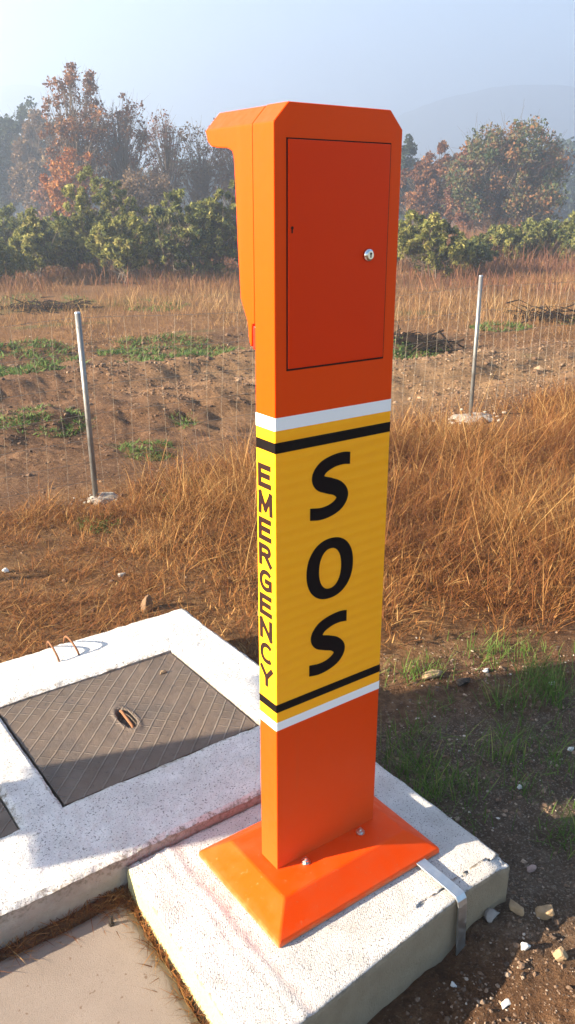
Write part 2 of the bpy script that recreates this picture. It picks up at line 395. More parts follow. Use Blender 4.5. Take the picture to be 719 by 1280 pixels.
def stone_mat(name, a, c_):
    m, nt, b = mat(name); v = coords(nt)
    L(nt, mixc(nt, noise(nt, v, 30, 6, .65), a, c_), b.inputs['Base Color']); b.inputs['Roughness'].default_value = .85
    bump(nt, noise(nt, v, 150, 5), .5, .005, b); return m
M['stone_tan'] = stone_mat('stone_tan', (.17, .10, .05), (.36, .25, .14))
M['stone_grey'] = stone_mat('stone_grey', (.15, .13, .115), (.34, .30, .27))
M['stone_white'] = stone_mat('stone_white', (.42, .40, .37), (.66, .64, .60))
M['stone_pink'] = stone_mat('stone_pink', (.20, .12, .10), (.36, .25, .21))
M['earth'] = stone_mat('earth_lump', (.07, .035, .016), (.19, .105, .05))
M['footing'] = stone_mat('concrete_footing', (.19, .165, .135), (.36, .33, .29))
def gravel_mat():
    m, nt, b = mat('gravel'); L(nt, ramp(nt, attr(nt, 'tone'), [(0, (.06, .036, .022)), (.45, (.15, .09, .055)), (.75, (.26, .19, .135)), (1, (.50, .45, .39))]), b.inputs['Base Color'])
    b.inputs['Roughness'].default_value = .9; return m
M['gravel'] = gravel_mat()
def clod_mat():
    m, nt, b = mat('clods'); L(nt, ramp(nt, attr(nt, 'tone'), [(0, (.040, .019, .010)), (.5, (.098, .050, .025)), (.85, (.165, .095, .05)), (1, (.24, .165, .105))]), b.inputs['Base Color'])
    b.inputs['Roughness'].default_value = .95; return m
M['clod'] = clod_mat()

# ------------------------------------------------------------------ terrain
def zones(x, y):
    """soil kinds over the ground: dry litter, green cover, dark damp soil, pale track"""
    q = y + .12*(fbm(x*.8, y*.8, 5)-.5)*4
    n = fbm(x*.55, y*.55, 21)
    depth = (x-CAM[0])*FW[0]/math.hypot(FW[0], FW[1]) + (y-CAM[1])*FW[1]/math.hypot(FW[0], FW[1])
    dist = np.hypot(x-CAM[0], y-CAM[1])
    dark = sstep(.75, .35, y + .30*(x-1.0) + .25*(fbm(x*3, y*3, 9)-.5)) * sstep(-.6, -.3, y) * sstep(.3, .6, x)
    reddish = 0
    belt = sstep(1.3, 1.7, y+.6*sstep(.5, 1.1, x)) * sstep(4.1, 3.6, y + .5*(fbm(x*1.5, y*1.5, 3)-.5))
    far = sstep(11.5, 14.0, dist + 3*(fbm(x*.3, y*.3, 31)-.5))
    dry = np.clip(belt*(.55+.5*n) + far*sstep(.25, .5, n+.15), 0, 1)
    tan = sstep(3.9, 4.8, y)*sstep(13.5, 10.5, dist)*sstep(2.0, 5.5, x)*.85
    gp = fbm(x*.42+3, y*.9, 77)
    green = sstep(.60, .68, gp)*sstep(9, 11, dist)*sstep(22, 15, dist)*.5
    return dry, green, dark, tan
def H(x, y):
    x = np.asarray(x, float); y = np.asarray(y, float)
    dist = np.hypot(x-CAM[0], y-CAM[1])
    near = sstep(6, 2.5, dist)
    z = -.165 + .035*(fbm(x*1.4, y*1.4, 1)-.5)*2
    z = z + near*(.030*(fbm(x*9, y*9, 2)-.5) + .020*(fbm(x*28, y*28, 3, 3)-.5))
    z = z + .025*sstep(.9, .5, x)*sstep(-.15, -.3, y)*sstep(.3, .5, x)
    z = np.where((x < -.29) & (y < .34), -.115 + .035*sstep(.26, .30, y) + .025*(fbm(x*18, y*18, 4)-.5), z)
    trk = sstep(3.9, 5.0, y)*sstep(15, 11.5, dist)                    # ploughed track beyond the fence
    ruts = np.sin((y + .10*x + 1.2*(fbm(x*.25, y*.25, 41)-.5))*3.1)
    z = z + trk*(.065*ruts + .13*(fbm(x*1.5, y*2.2, 43)-.5) + .11*(fbm(x*5, y*6, 44)-.5)) - .03*trk
    z = z + sstep(12, 30, dist)*(.5*(fbm(x*.12, y*.12, 51)-.5))
    z = z + sstep(60, 300, dist)*.6
    return z
def axis(a0, a1, lo, hi, s=.022, g=1.016):
    a = list(np.arange(a0, a1, s))
    st = s; c = a[-1]; r = []
    while c < hi: st *= g; c += st; r.append(c)
    st = s; c = a[0]; l = []
    while c > lo: st *= g; c -= st; l.append(c)
    return np.array(l[::-1]+a+r)
xs = axis(-.9, 2.4, -20, 1090); ys = axis(-.8, 2.2, -20, 1090)
X, Y = np.meshgrid(xs, ys); nx, ny = len(xs), len(ys)
Z = H(X, Y)
V = np.stack([X, Y, Z], -1).reshape(-1, 3)
i = np.arange(nx*ny).reshape(ny, nx)
Q = np.stack([i[:-1, :-1], i[:-1, 1:], i[1:, 1:], i[1:, :-1]], -1).reshape(-1, 4)
dr, gr, dk, tn = zones(V[:, 0], V[:, 1])
g = link('ground', npmesh('ground', V, Q, attrs={'dry': dr, 'green': gr, 'dark': dk, 'tan': tn}, smooth=True), M['soil'])
tag(g, kind='structure')

# hills far off
hu = [-300, -120, 0, 60, 90, 150, 220, 300, 480, 520, 560, 620, 680, 719, 850, 1000]
hv = [105, 100, 107, 107, 116, 138, 165, 175, 152, 133, 121, 107, 108, 112, 125, 140]
uu = np.linspace(-260, 980, 120); rows = []
for fr, D in ((0, 640), (.25, 690), (.55, 740), (.85, 800), (1, 845), (.8, 880), (0, 920)):
    r = []
    for u in uu:
        v = np.interp(u, hu, hv); top = at(u, v, 845)[2] + 4*(fbm(np.array(u*.06), np.array(fr*3), 8)-.5)*(1 if fr > 0 else 0)
        p = at(u, 258, D); r.append((p[0], p[1], -.6 + (top+.6)*fr))
    rows.append(r)
hv_ = np.array(rows).reshape(-1, 3); n_ = len(uu); i = np.arange(len(hv_)).reshape(-1, n_)
hme = npmesh('hill', hv_, np.stack([i[:-1, :-1], i[:-1, 1:], i[1:, 1:], i[1:, :-1]], -1).reshape(-1, 4), smooth=True)
m_, nt, b = mat('wooded_hill'); v = coords(nt, (.4,.4,.4))
L(nt, ramp(nt, noise(nt, v, .35, 6, .7), [(.35, (.02, .032, .016)), (.6, (.06, .06, .03)), (.75, (.10, .07, .035))]), b.inputs['Base Color']); b.inputs['Roughness'].default_value = 1
bump(nt, noise(nt, v, .35, 5, .7), 1, 3, b)
tag(link('hill', hme, m_), kind='structure')

# ------------------------------------------------------------------ SOS pillar
W, D = .33, .0719; ZB, ZSH, ZT, CH = .0673, 1.829, 1.865, .035
pil = thing('emergency_call_pillar', 'tall orange SOS emergency call pillar with yellow lettered panel, bolted on white slab', 'call pillar', (W/2, D/2, 0))
def P(name, bm, m, parent=pil, smooth=False): return bmo(name, bm, m, parent, smooth, True)
col = prism([(0, ZB-.01), (W, ZB-.01), (W, ZSH), (W-CH, ZT), (CH, ZT), (0, ZSH)], 0, D, 'y', .0022)
P('column', col, M['orange'])
# base: lip plus four sloping faces and a flat top
bm = bmesh.new()
lv = [(-.1055, -.155), (.4395, -.155), (.4395, .227), (-.1055, .227)]
tv = [(-.040, -.087), (.368, -.087), (.368, .160), (-.040, .160)]
rings = [[bm.verts.new((x, y, z)) for x, y in pp] for pp, z in ((lv, .0), (lv, .017), (tv, ZB))]
for a, c in zip(rings, rings[1:]):
    for k in range(4): bm.faces.new((a[k], a[(k+1) % 4], c[(k+1) % 4], c[k]))
bm.faces.new(rings[-1]); bm.faces.new(rings[0][::-1])
bmesh.ops.recalc_face_normals(bm, faces=bm.faces)
bmesh.ops.bevel(bm, geom=bm.edges, offset=.0045, segments=3, profile=.5, affect='EDGES', clamp_overlap=True)
basep = P('base_plate', bm, M['base'])
for x, y in ((.075, -.023), (.263, -.022), (.075, .095), (.263, .095)):
    bm = bmesh.new(); z = ZB
    cyl(bm, (x, y, z), (x, y, z+.003), .0125, n=20); cyl(bm, (x, y, z+.003), (x, y, z+.010), .0085, n=6); cyl(bm, (x, y, z+.010), (x, y, z+.016), .0042, .0035, n=12)
    P('bolt', bm, M['steel'], basep)
# hood on the far side, with the phone under it
prof = [(.0745, 1.448), (.0850, 1.445), (.0868, 1.402), (.0905, 1.398), (.097, 1.412), (.102, 1.45), (.1265, 1.496), (.134, 1.597), (.138, 1.694), (.141, 1.745), (.143, 1.772), (.148, 1.784), (.166, 1.7905), (.203, 1.793), (.229, 1.797), (.243, 1.807), (.248, 1.822)]
def hood_slice(top): return prof + [(.252, top-.004), (.248, top)] + [(.0745, top)]
bm = bmesh.new(); sl = []
for x, top in ((0.0012, ZSH), (CH, ZT-.0012), (W-CH, ZT-.0012), (W-.0012, ZSH)):
    pts = prof + [(.2515, max(top-.005, 1.8235)), (.247, top), (.0745, top)]
    sl.append([bm.verts.new((x, y, z)) for y, z in pts])
for a, c in zip(sl, sl[1:]):
    n = len(a)
    for k in range(n): bm.faces.new((a[k], a[(k+1) % n], c[(k+1) % n], c[k]))
bm.faces.new(sl[0]); bm.faces.new(sl[-1][::-1])
bmesh.ops.recalc_face_normals(bm, faces=bm.faces)
hood = P('hood', bm, M['orange'])
mod = hood.modifiers.new('bevel', 'BEVEL'); mod.width = .003; mod.segments = 2; mod.limit_method = 'ANGLE'; mod.angle_limit = math.radians(35)
bm = bmesh.new(); box(bm, .003, W-.003, D-.001, .0755, 1.446, 1.82); P('hood_seal', bm, M['rubber'])
bm = bmesh.new(); box(bm, .0015, W-.0015, D-.0005, .0835, 1.394, 1.4435, .003); P('hood_shade_strip', bm, M['red'])  # red strip painted as the unlit orange at the body back
# service door
bm = bmesh.new(); box(bm, .0295, .2985, -.0008, .001, 1.3565, 1.8025); P('door_gap', bm, M['rubber'])
bm = bmesh.new(); box(bm, .0325, .2962, -.0034, .001, 1.3605, 1.8002, .0026, 3); door = P('door', bm, M['door'])
lk = bmesh.new(); lx, lz = .2405, 1.582
tube(lk, [(lx, -.003, lz), (lx, -.008, lz), (lx, -.011, lz), (lx, -.0125, lz)], [.0135, .0135, .0115, .0085], 28)
lock = P('lock', lk, M['chrome'], door, True)
bm = bmesh.new(); cyl(bm, (lx, -.0123, lz), (lx, -.0142, lz), .0082, n=24); cylp = P('lock_cylinder', bm, M['steel'], door)
bm = bmesh.new(); box(bm, lx-.0012, lx+.0012, -.0149, -.0135, lz-.005, lz+.005); cyl(bm, (lx, -.0135, lz+.003), (lx, -.0149, lz+.003), .0026, n=12); P('keyhole', bm, M['black'], door)
bm = bmesh.new(); cyl(bm, (.0415, -.003, 1.639), (.0415, -.0042, 1.639), .0032, n=14); box(bm, .0395, .0425, -.0045, -.003, 1.629, 1.640); P('door_stud', bm, M['rubber'], door)
# reflective film sleeves
def sleeve(z0, z1, e, name, m):
    bm = bmesh.new(); r = .003
    pts = []
    for cx, cy, a0 in ((r-e, r-e, PI), (W-r+e, r-e, 1.5*PI), (W-r+e, D-r+e, 0), (r-e, D-r+e, .5*PI)):
        for k in range(4): pts.append((cx+r*math.cos(a0+k*PI/6), cy+r*math.sin(a0+k*PI/6)))
    lo = [bm.verts.new((x, y, z0)) for x, y in pts]; hi = [bm.verts.new((x, y, z1)) for x, y in pts]; n = len(pts)
    for k in range(n): bm.faces.new((lo[k], lo[(k+1) % n], hi[(k+1) % n], hi[k]))
    bm.faces.new(hi); bm.faces.new(lo[::-1])
    return P(name, bm, m)
sleeve(.4879, 1.2595, .0005, 'yellow_panel', M['yellow'])
sleeve(1.2320, 1.2600, .0010, 'white_stripe', M['white_stripe']); sleeve(.4875, .5105, .0010, 'white_stripe', M['white_stripe'])
sleeve(1.1824, 1.2059, .0010, 'black_stripe', M['black']); sleeve(.5385, .5601, .0010, 'black_stripe', M['black'])
# lettering
def catmull(p, n=8):
    p = [2*np.array(p[0])-np.array(p[1])] + [np.array(q, float) for q in p] + [2*np.array(p[-1])-np.array(p[-2])]; out = []
    for k in range(1, len(p)-2):
        for t in np.linspace(0, 1, n, endpoint=False):
            out.append(.5*((2*p[k]) + (-p[k-1]+p[k+1])*t + (2*p[k-1]-5*p[k]+4*p[k+1]-p[k+2])*t*t + (-p[k-1]+3*p[k]-3*p[k+1]+p[k+2])*t**3))
    out.append(p[-2]); return np.array(out)
def ribbon(bm, cl, th, put, vert_ends):
    """solid thick stroke: centre line cl (a, b), half widths th; put(a, b, h) gives the world point"""
    n = len(cl); lv, rv = [], []
    for k in range(n):
        d = cl[min(k+1, n-1)]-cl[max(k-1, 0)]; d = d/np.hypot(*d); nn = np.array([-d[1], d[0]])
        if vert_ends:
            e = max(0, 1-min(k, n-1-k)/5.0); s = 1 if nn[1] >= 0 else -1
            nn = nn*(1-e) + np.array([0, s])*e; nn /= np.hypot(*nn)
        lv.append(cl[k]+nn*th[k]); rv.append(cl[k]-nn*th[k])
    vs = [[bm.verts.new(put(*p, h)) for p in a] for a in (lv, rv) for h in (0, 1)]
    l0, l1, r0, r1 = vs
    for k in range(n-1):
        bm.faces.new((l1[k], l1[k+1], r1[k+1], r1[k])); bm.faces.new((l0[k], r0[k], r0[k+1], l0[k+1]))
        bm.faces.new((l0[k], l0[k+1], l1[k+1], l1[k])); bm.faces.new((r0[k], r1[k], r1[k+1], r0[k+1]))
    bm.faces.new((l0[0], l1[0], r1[0], r0[0])); bm.faces.new((l0[-1], r0[-1], r1[-1], l1[-1]))
S_PTS = [(1.0, .90), (.80, .92), (.55, .90), (.31, .83), (.19, .705), (.26, .59), (.47, .52), (.69, .445), (.82, .32), (.74, .19), (.53, .11), (.27, .085), (0, .115)]
def big_s(z0, z1, x0, x1):
    bm = bmesh.new(); w_, h_ = x1-x0, z1-z0
    cl = catmull(S_PTS); n = len(cl)
    th = np.interp(np.linspace(0, 1, n), [0, .15, .35, .5, .65, .85, 1], [.098, .100, .120, .130, .120, .100, .100])
    cl = cl*np.array([w_*.98, h_]) + np.array([x0, z0])
    ribbon(bm, cl, th*h_, lambda a, b_, h: (a, -.0006-.0008*h, b_), True)
    return bm
panel = [o for o in pil.children if o.name == 'yellow_panel'][0]
P('letter', big_s(1.0075, 1.1535, .095, .211), M['letter'], panel); P('letter', big_s(.603, .752, .097, .213), M['letter'], panel)
bm = bmesh.new(); oc, oz, ra, rb = .1563, .8765, .0700, .0770; a, c = [], []
for k in range(64):
    t = 2*PI*k/64; e = lambda r, p: math.copysign(abs(p)**.92, p)*r
    for (rx, rz, lst) in ((ra, rb, a), (ra-.0365, rb-.0255, c)):
        lst.append([bm.verts.new((oc+e(rx, math.cos(t)), y, oz+e(rz, math.sin(t)))) for y in (-.0006, -.0014)])
for k in range(64):
    j = (k+1) % 64
    bm.faces.new((a[k][1], a[j][1], c[j][1], c[k][1])); bm.faces.new((a[k][0], a[j][0], a[j][1], a[k][1])); bm.faces.new((c[k][0], c[k][1], c[j][1], c[j][0]))
P('letter', bm, M['letter'], panel)
# the narrow side reads EMERGENCY from top to bottom
SEG = {
 'E': [[(0,0),(0,1)], [(0,1),(.92,1)], [(0,.52),(.84,.52)], [(0,0),(.95,0)]],
 'M': [[(0,0),(.04,1)], [(.04,1),(.5,.18)], [(.5,.18),(.96,1)], [(.96,1),(1,0)]],
 'R': [[(0,0),(0,1)], 'c(0,1)(.52,1)(.80,.94)(.90,.77)(.82,.60)(.55,.52)(0,.52)', [(.46,.52),(.96,0)]],
 'G': ['c(.95,.84)(.78,.97)(.52,1.01)(.24,.94)(.06,.74)(.01,.48)(.08,.22)(.28,.04)(.55,-.01)(.80,.04)(.95,.13)', [(.95,.10),(.95,.47)], [(.95,.47),(.56,.47)]],
 'N': [[(0,0),(0,1)], [(0,1),(.96,0)], [(.96,0),(.96,1)]],
 'C': ['c(.95,.86)(.78,.97)(.52,1.01)(.24,.94)(.06,.74)(.01,.48)(.08,.22)(.28,.04)(.55,-.01)(.80,.03)(.95,.13)'],
 'Y': [[(0,1),(.5,.45)], [(1,1),(.5,.45)], [(.5,.48),(.5,0)]],
}
import re
def side_letter(ch, z0, h_, y_left, w_):
    bm = bmesh.new(); t = .0066
    hh, ww = h_-2*t, w_-2*t
    put = lambda a, b_, h: (-.0006-.0007*h-put.o, a, b_)
    for k, s in enumerate(SEG[ch]):
        put.o = .00004*k
        if isinstance(s, str): pts = catmull([tuple(map(float, q)) for q in re.findall(r'\(([-.\d]+),([-.\d]+)\)', s)], 4)
        else:
            p0, p1 = np.array(s[0], float), np.array(s[1], float); pts = np.array([p0, p1])
        pts = np.array([(y_left-t-p[0]*ww, z0+t+p[1]*hh) for p in pts])
        if len(pts) == 2:
            d = (pts[1]-pts[0]); d /= np.hypot(*d); pts = np.array([pts[0]-d*t*.95, pts[1]+d*t*.95])
        ribbon(bm, pts, np.full(len(pts), t*(.95 if len(pts) == 2 else .88)), put, False)
    P('side_letter', bm, M['side_letter'], panel)
for k, ch in enumerate('EMERGENCY'):
    z1 = 1.1505 - k*.0628
    side_letter(ch, z1-.055, .055, .0655, .053 if ch != 'M' else .056)

# ------------------------------------------------------------------ concrete slab under the pillar
def rough_slab(x0, x1, y0, y1, z0, z1, s, rnd, amp, seed, skew=None, chip=None):
    bm = bmesh.new(); bmesh.ops.create_cube(bm, size=1)
    bmesh.ops.scale(bm, vec=(x1-x0, y1-y0, z1-z0), verts=bm.verts); bmesh.ops.translate(bm, vec=((x0+x1)/2, (y0+y1)/2, (z0+z1)/2), verts=bm.verts)
    for ax, a0, a1 in ((0, x0, x1), (1, y0, y1), (2, z0, z1)):
        for c in np.arange(a0+s, a1-s*.4, s):
            no = [0, 0, 0]; no[ax] = 1; co = [0, 0, 0]; co[ax] = c
            bmesh.ops.bisect_plane(bm, geom=bm.verts[:]+bm.edges[:]+bm.faces[:], plane_co=co, plane_no=no)
    lo = Vector((x0, y0, z0)); hi = Vector((x1, y1, z1))
    for v in bm.verts:
        p = v.co.copy()
        r = rnd*(.5+1.1*float(vnoise(p.x*23+p.z*9, p.y*23-p.z*7, seed)))
        q = Vector([min(max(p[k], lo[k]+r), hi[k]-r) for k in range(3)]); d = p-q
        if d.length > 1e-6: p = q + d.normalized()*r if sum(abs(c) > 1e-6 for c in d) > 1 else p
        n1 = float(fbm(np.array(p.x*14+p.z*5), np.array(p.y*14+p.z*3), seed+3))-.5
        n2 = float(vnoise(p.x*55+p.z*30, p.y*55, seed+5))-.5
        dd = (p-(lo+hi)/2); ax = max(range(3), key=lambda k: abs(dd[k])/(hi[k]-lo[k]))
        p[ax] += (1 if dd[ax] > 0 else -1)*(n1*amp + n2*amp*.35)
        if chip: p = chip(p)
        if skew: p = skew(p)
        v.co = p
    return bm
def slab_skew(p):
    if p.x < -.255: p.x += .014 - .0466*(.308-p.y)
    if p.y < 0: p.y += min(-.016 + .052*(p.x+.06)/.61, .024) if p.y < -.26 else 0
    return p
def slab_chip(p):
    if p.z > -.02:
        p.z += .0036*math.exp(-((p.x+.163-.004*math.sin(p.y*31))/.0085)**2) - .0015*math.exp(-((p.x+.133)/.016)**2) + .003*math.exp(-((p.x+.196-.006*math.sin(p.y*23))/.007)**2)      # trowelled ridge left of the base
        d = math.hypot(p.x-.565, p.y+.305)
        if d < .05: p.z -= .022*(1-d/.05)*(.5+random.random()*.5)                                # broken corner
    return p
bm = rough_slab(-.298, .572, -.318, .312, -.34, 0.0, .0105, .007, .0035, 3, slab_skew, slab_chip)
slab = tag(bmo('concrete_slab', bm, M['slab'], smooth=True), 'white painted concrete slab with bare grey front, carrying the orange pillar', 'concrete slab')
slab.data.shade_auto_smooth() if hasattr(slab.data, 'shade_auto_smooth') else None

# frame around the cable chamber: one sheet with two openings, its rims dropped and chipped
L1 = (-.338, .366, .612, 1.243); L2 = (-1.15, -.470, .590, 1.243); FX = (-1.30, .582, .316, 1.545); FZ = .030
gx = np.unique(np.concatenate([np.arange(FX[0], FX[1], .017), [FX[1], L1[0], L1[1], L2[0], L2[1]]])); gy = np.unique(np.concatenate([np.arange(FX[2], FX[3], .017), [FX[3], L1[2], L1[3], L2[2]]]))
def clean(g, keep):
    keep = np.array(keep); return np.array(sorted([v for v in g if np.abs(keep-v).min() > .0085] + list(keep)))
gx = clean(gx, (FX[0], FX[1], L1[0], L1[1], L2[0], L2[1])); gy = clean(gy, (FX[2], FX[3], L1[2], L1[3], L2[2]))
bm = bmesh.new(); vv = {}
def gv(ix, iy):
    if (ix, iy) not in vv: vv[ix, iy] = bm.verts.new((gx[ix], gy[iy], FZ))
    return vv[ix, iy]
for ix in range(len(gx)-1):
    for iy in range(len(gy)-1):
        cx, cy = (gx[ix]+gx[ix+1])/2, (gy[iy]+gy[iy+1])/2
        if any(r[0] < cx < r[1] and r[2] < cy < r[3] for r in (L1, L2)): continue
        bm.faces.new((gv(ix, iy), gv(ix+1, iy), gv(ix+1, iy+1), gv(ix, iy+1)))
be = [e for e in bm.edges if e.is_boundary]; bv = {v for e in be for v in e.verts}
ex = bmesh.ops.extrude_edge_only(bm, edges=be)
newv = [v for v in ex['geom'] if isinstance(v, bmesh.types.BMVert)]
ne = [e for e in ex['geom'] if isinstance(e, bmesh.types.BMEdge)]
for v in newv: v.co.z = -.026
ex2 = bmesh.ops.extrude_edge_only(bm, edges=ne)
for v in ex2['geom']:
    if isinstance(v, bmesh.types.BMVert):
        v.co.z = -.30
        if v.co.y < FX[2]+.002: v.co.y += .045
for v in bm.verts:
    x, y = v.co.x, v.co.y
    n1 = float(fbm(np.array(x*12), np.array(y*12), 61))-.5; n2 = float(vnoise(x*60, y*60, 62))-.5
    v.co.z += n1*.007 + n2*.0025
    if v in bv: v.co.z -= .004+.006*float(vnoise(x*35, y*35, 66))
    if v.is_boundary is False or True:
        v.co.x += .004*(float(vnoise(x*25+5, y*25, 63))-.5)*(1 if v in bv or v.co.z < 0 else 0); v.co.y += .005*(float(vnoise(x*25, y*25+9, 64))-.5)*(1 if v in bv or v.co.z < 0 else 0)
tag(bmo('cable_chamber', bm, M['frame'], smooth=False), 'white painted concrete chamber frame with rectangular openings behind the pillar slab', 'cable chamber')

def lid(x0, x1, y0, y1, label, pit):
    s = .007; ax = np.linspace(x0, x1, int((x1-x0)/s)); ay = np.linspace(y0, y1, int((y1-y0)/s))
    X, Y = np.meshgrid(ax, ay); Z = np.full(X.shape, .0215) + .004*(fbm(X*6, Y*6, 71)-.5) - .002
    if pit:
        px, py = pit
        dx, dy = (X-px)/.026, (Y-py)/.066
        r = np.hypot(dx, dy) + .18*(fbm(X*40, Y*40, 73)-.5)
        Z -= .030*sstep(1.05, .72, r); Z += .0035*np.exp(-((r-1.25)/.22)**2)
    nx_, ny_ = len(ax), len(ay)
    V = np.stack([X, Y, Z], -1).reshape(-1, 3); i = np.arange(nx_*ny_).reshape(ny_, nx_)
    Q = np.stack([i[:-1, :-1], i[:-1, 1:], i[1:, 1:], i[1:, :-1]], -1).reshape(-1, 4)
    rim = np.concatenate([i[0, :], i[1:, -1], i[-1, -2::-1], i[-2:0:-1, 0]])
    low = V[rim].copy(); low[:, 2] = -.015; k = len(rim); j = np.arange(k)
    V2 = np.vstack([V, low]); Q2 = np.vstack([Q, np.stack([rim[j], rim[(j+1) % k], len(V)+(j+1) % k, len(V)+j], -1)[:, ::-1]])
    V2 = V2 - np.array([(x0+x1)/2, (y0+y1)/2, 0])
    t = thing('access_cover', label, 'access cover', ((x0+x1)/2, (y0+y1)/2, 0), 0, 'iron lids set in the white frame')
    link('cover_plate', npmesh('cover_plate', V2, Q2, smooth=False), M['lid'], t)
    return t
lt = lid(L1[0]+.009, L1[1]-.009, L1[2]+.009, L1[3]-.009, 'large grey iron lid with diamond ridges and slotted lifting pit', (.016, .922))
bm = bmesh.new(); tube(bm, [(.021, .985, .012), (.020, .970, .020), (.012, .870, .020), (.011, .855, .010)], .0055, 8); bmo('lifting_bar', bm, M['rust'], lt, True, True)
bm = bmesh.new(); box(bm, -.01, .042, .845, .995, -.03, -.012); bmo('pit_floor', bm, M['dark_iron'], lt, False, True)
lid(L2[0]+.006, L2[1]-.006, L2[2]+.006, L2[3]-.006, 'dark iron lid at left photo edge, only its corner visible', None)
# recess floor so nothing is hollow below the lids
# rusty loops cast in the frame
for k, (x, x2, lab) in enumerate(((-.030, -.022, 'thin rusty iron loop bent over frame edge, the left one'), (.052, .046, 'thin rusty iron loop bent over frame edge, the right one'))):
    bm = bmesh.new(); pts = []
    for t in np.linspace(0, 1, 12):
        pts.append((x+(x2-x)*t-.012*math.sin(PI*t), 1.405+.150*t, .020+.062*math.sin(PI*min(t*1.02, 1))**.7))
    tube(bm, pts, .0042, 8); tag(bmo('rebar_loop', bm, M['rust'], smooth=True), lab, 'rebar loop', 'rusty lifting loops on the frame')
# galvanised strap from the base over the slab edge
bm = bmesh.new(); path = [(-.140, .012), (-.276, .012), (-.2985, .0095), (-.3065, .000), (-.3100, -.014), (-.3135, -.110), (-.320, -.225)]
th = .0045; w0, w1 = .349, .381
rows = []
for k, (y, z) in enumerate(path):
    a = np.array(path[max(k-1, 0)]); c = np.array(path[min(k+1, len(path)-1)]); d = (c-a)/np.hypot(*(c-a)); n = np.array([d[1], -d[0]])*-1
    if n[1] < 0 and k < 2: n = -n
    n = np.array([-abs(d[1]), abs(d[0])])
    rows.append([bm.verts.new((x, y+n[0]*o, z+n[1]*o)) for x, o in ((w0, -th/2), (w1, -th/2), (w1, th/2), (w0, th/2))])
for a, c in zip(rows, rows[1:]):
    for k in range(4): bm.faces.new((a[k], a[(k+1) % 4], c[(k+1) % 4], c[k]))
bm.faces.new(rows[0][::-1]); bm.faces.new(rows[-1])
st_ = tag(bmo('earthing_strap', bm, M['zinc']), 'galvanised steel strap bent from the orange base over the slab edge into soil', 'steel strap')
mod = st_.modifiers.new('bevel', 'BEVEL'); mod.width = .0009; mod.segments = 2; mod.limit_method = 'ANGLE'

# paved pad in front at the left
px = np.linspace(-2.2, -.316, 90); py = np.linspace(-2.0, .283, 110); X, Y = np.meshgrid(px, py)
Z = -.076 + .004*(fbm(X*5, Y*5, 81)-.5)
edge = np.minimum(.283-Y, -.316-X); Z = Z - .008*sstep(.03, 0, edge) 
V = np.stack([X-.0466*(.308-Y)*(X > -.9)+.014*(X > -.9)+.012*(vnoise(Y*18, X*0, 83)-.5)*(X > -.36), Y+.016*(vnoise(X*14, Y*0, 84)-.5)*(Y > .25), Z], -1).reshape(-1, 3); i = np.arange(X.size).reshape(X.shape)
Q = np.stack([i[:-1, :-1], i[:-1, 1:], i[1:, 1:], i[1:, :-1]], -1).reshape(-1, 4)
rim = np.concatenate([i[0, :], i[1:, -1], i[-1, -2::-1], i[-2:0:-1, 0]]); low = V[rim].copy(); low[:, 2] = -.2; k = len(rim); j = np.arange(k)
tag(link('pavement', npmesh('pavement', np.vstack([V, low]), np.vstack([Q, np.stack([rim[j], rim[(j+1) % k], len(V)+(j+1) % k, len(V)+j], -1)[:, ::-1]]), smooth=True), M['paving']), kind='structure')
bm = bmesh.new(); cyl(bm, (-.372, .222, -.078), (-.372, .222, -.071), .008, n=6); cyl(bm, (-.372, .222, -.071), (-.371, .222, -.050), .0045, .004, n=10)
tag(bmo('anchor_bolt', bm, M['dark_iron']), 'small dark bolt standing in the beige pavement near the white frame', 'bolt')

# ------------------------------------------------------------------ wire fence
fen = thing('wire_fence', 'low wire mesh fence on galvanised posts crossing the field behind the pillar', 'fence', (1.112, 3.70, -.18))
posts = [(-2.70, 3.64, 1.05, 0, 0), (1.112, 3.677, 1.055, -.024, .0), (4.921, 3.812, 1.10, .0, .0), (8.75, 3.95, 1.10, .01, 0), (12.6, 4.09, 1.1, 0, 0), (16.4, 4.23, 1.1, 0, 0), (20.2, 4.37, 1.1, 0, 0)]
def footing(x, y, r, seed):
    bm = bmesh.new(); bmesh.ops.create_icosphere(bm, subdivisions=4, radius=1)
    for v in bm.verts:
        a = math.atan2(v.co.y, v.co.x); rr = r*(.45+.55*float(vnoise(np.array(a*1.6+seed), np.array(seed*3.1), 5))+.5*float(vnoise(np.array(a*5+seed), np.array(seed*1.1), 6)))
        n = float(fbm(np.array(v.co.x*3+seed), np.array(v.co.y*3+v.co.z), 6))
        v.co = Vector((x+v.co.x*rr*1.25, y+v.co.y*rr, float(H(x, y))+.002+v.co.z*.022*(.2+n*1.9)+.02*(float(fbm(np.array(v.co.x*8+seed), np.array(v.co.y*8), 7))-.5)))
    rs = random.Random(seed)
    for _ in range(34):
        a = rs.uniform(0, 2*PI); d = r*(.4+abs(rs.gauss(.5, .45))); q = r*rs.uniform(.05, .16); px_, py_ = x+math.cos(a)*d*1.35, y+math.sin(a)*d
        t = bmesh.new(); bmesh.ops.create_icosphere(t, subdivisions=1, radius=q)
        for v in t.verts: v.co = Vector((v.co.x*rs.uniform(.7, 1.3)+px_, v.co.y*rs.uniform(.7, 1.3)+py_, v.co.z*rs.uniform(.4, .8)+float(H(px_, py_))+q*.2))
        me = bpy.data.meshes.new('t'); t.to_mesh(me); t.free(); bm.from_mesh(me); bpy.data.meshes.remove(me)
    return bm
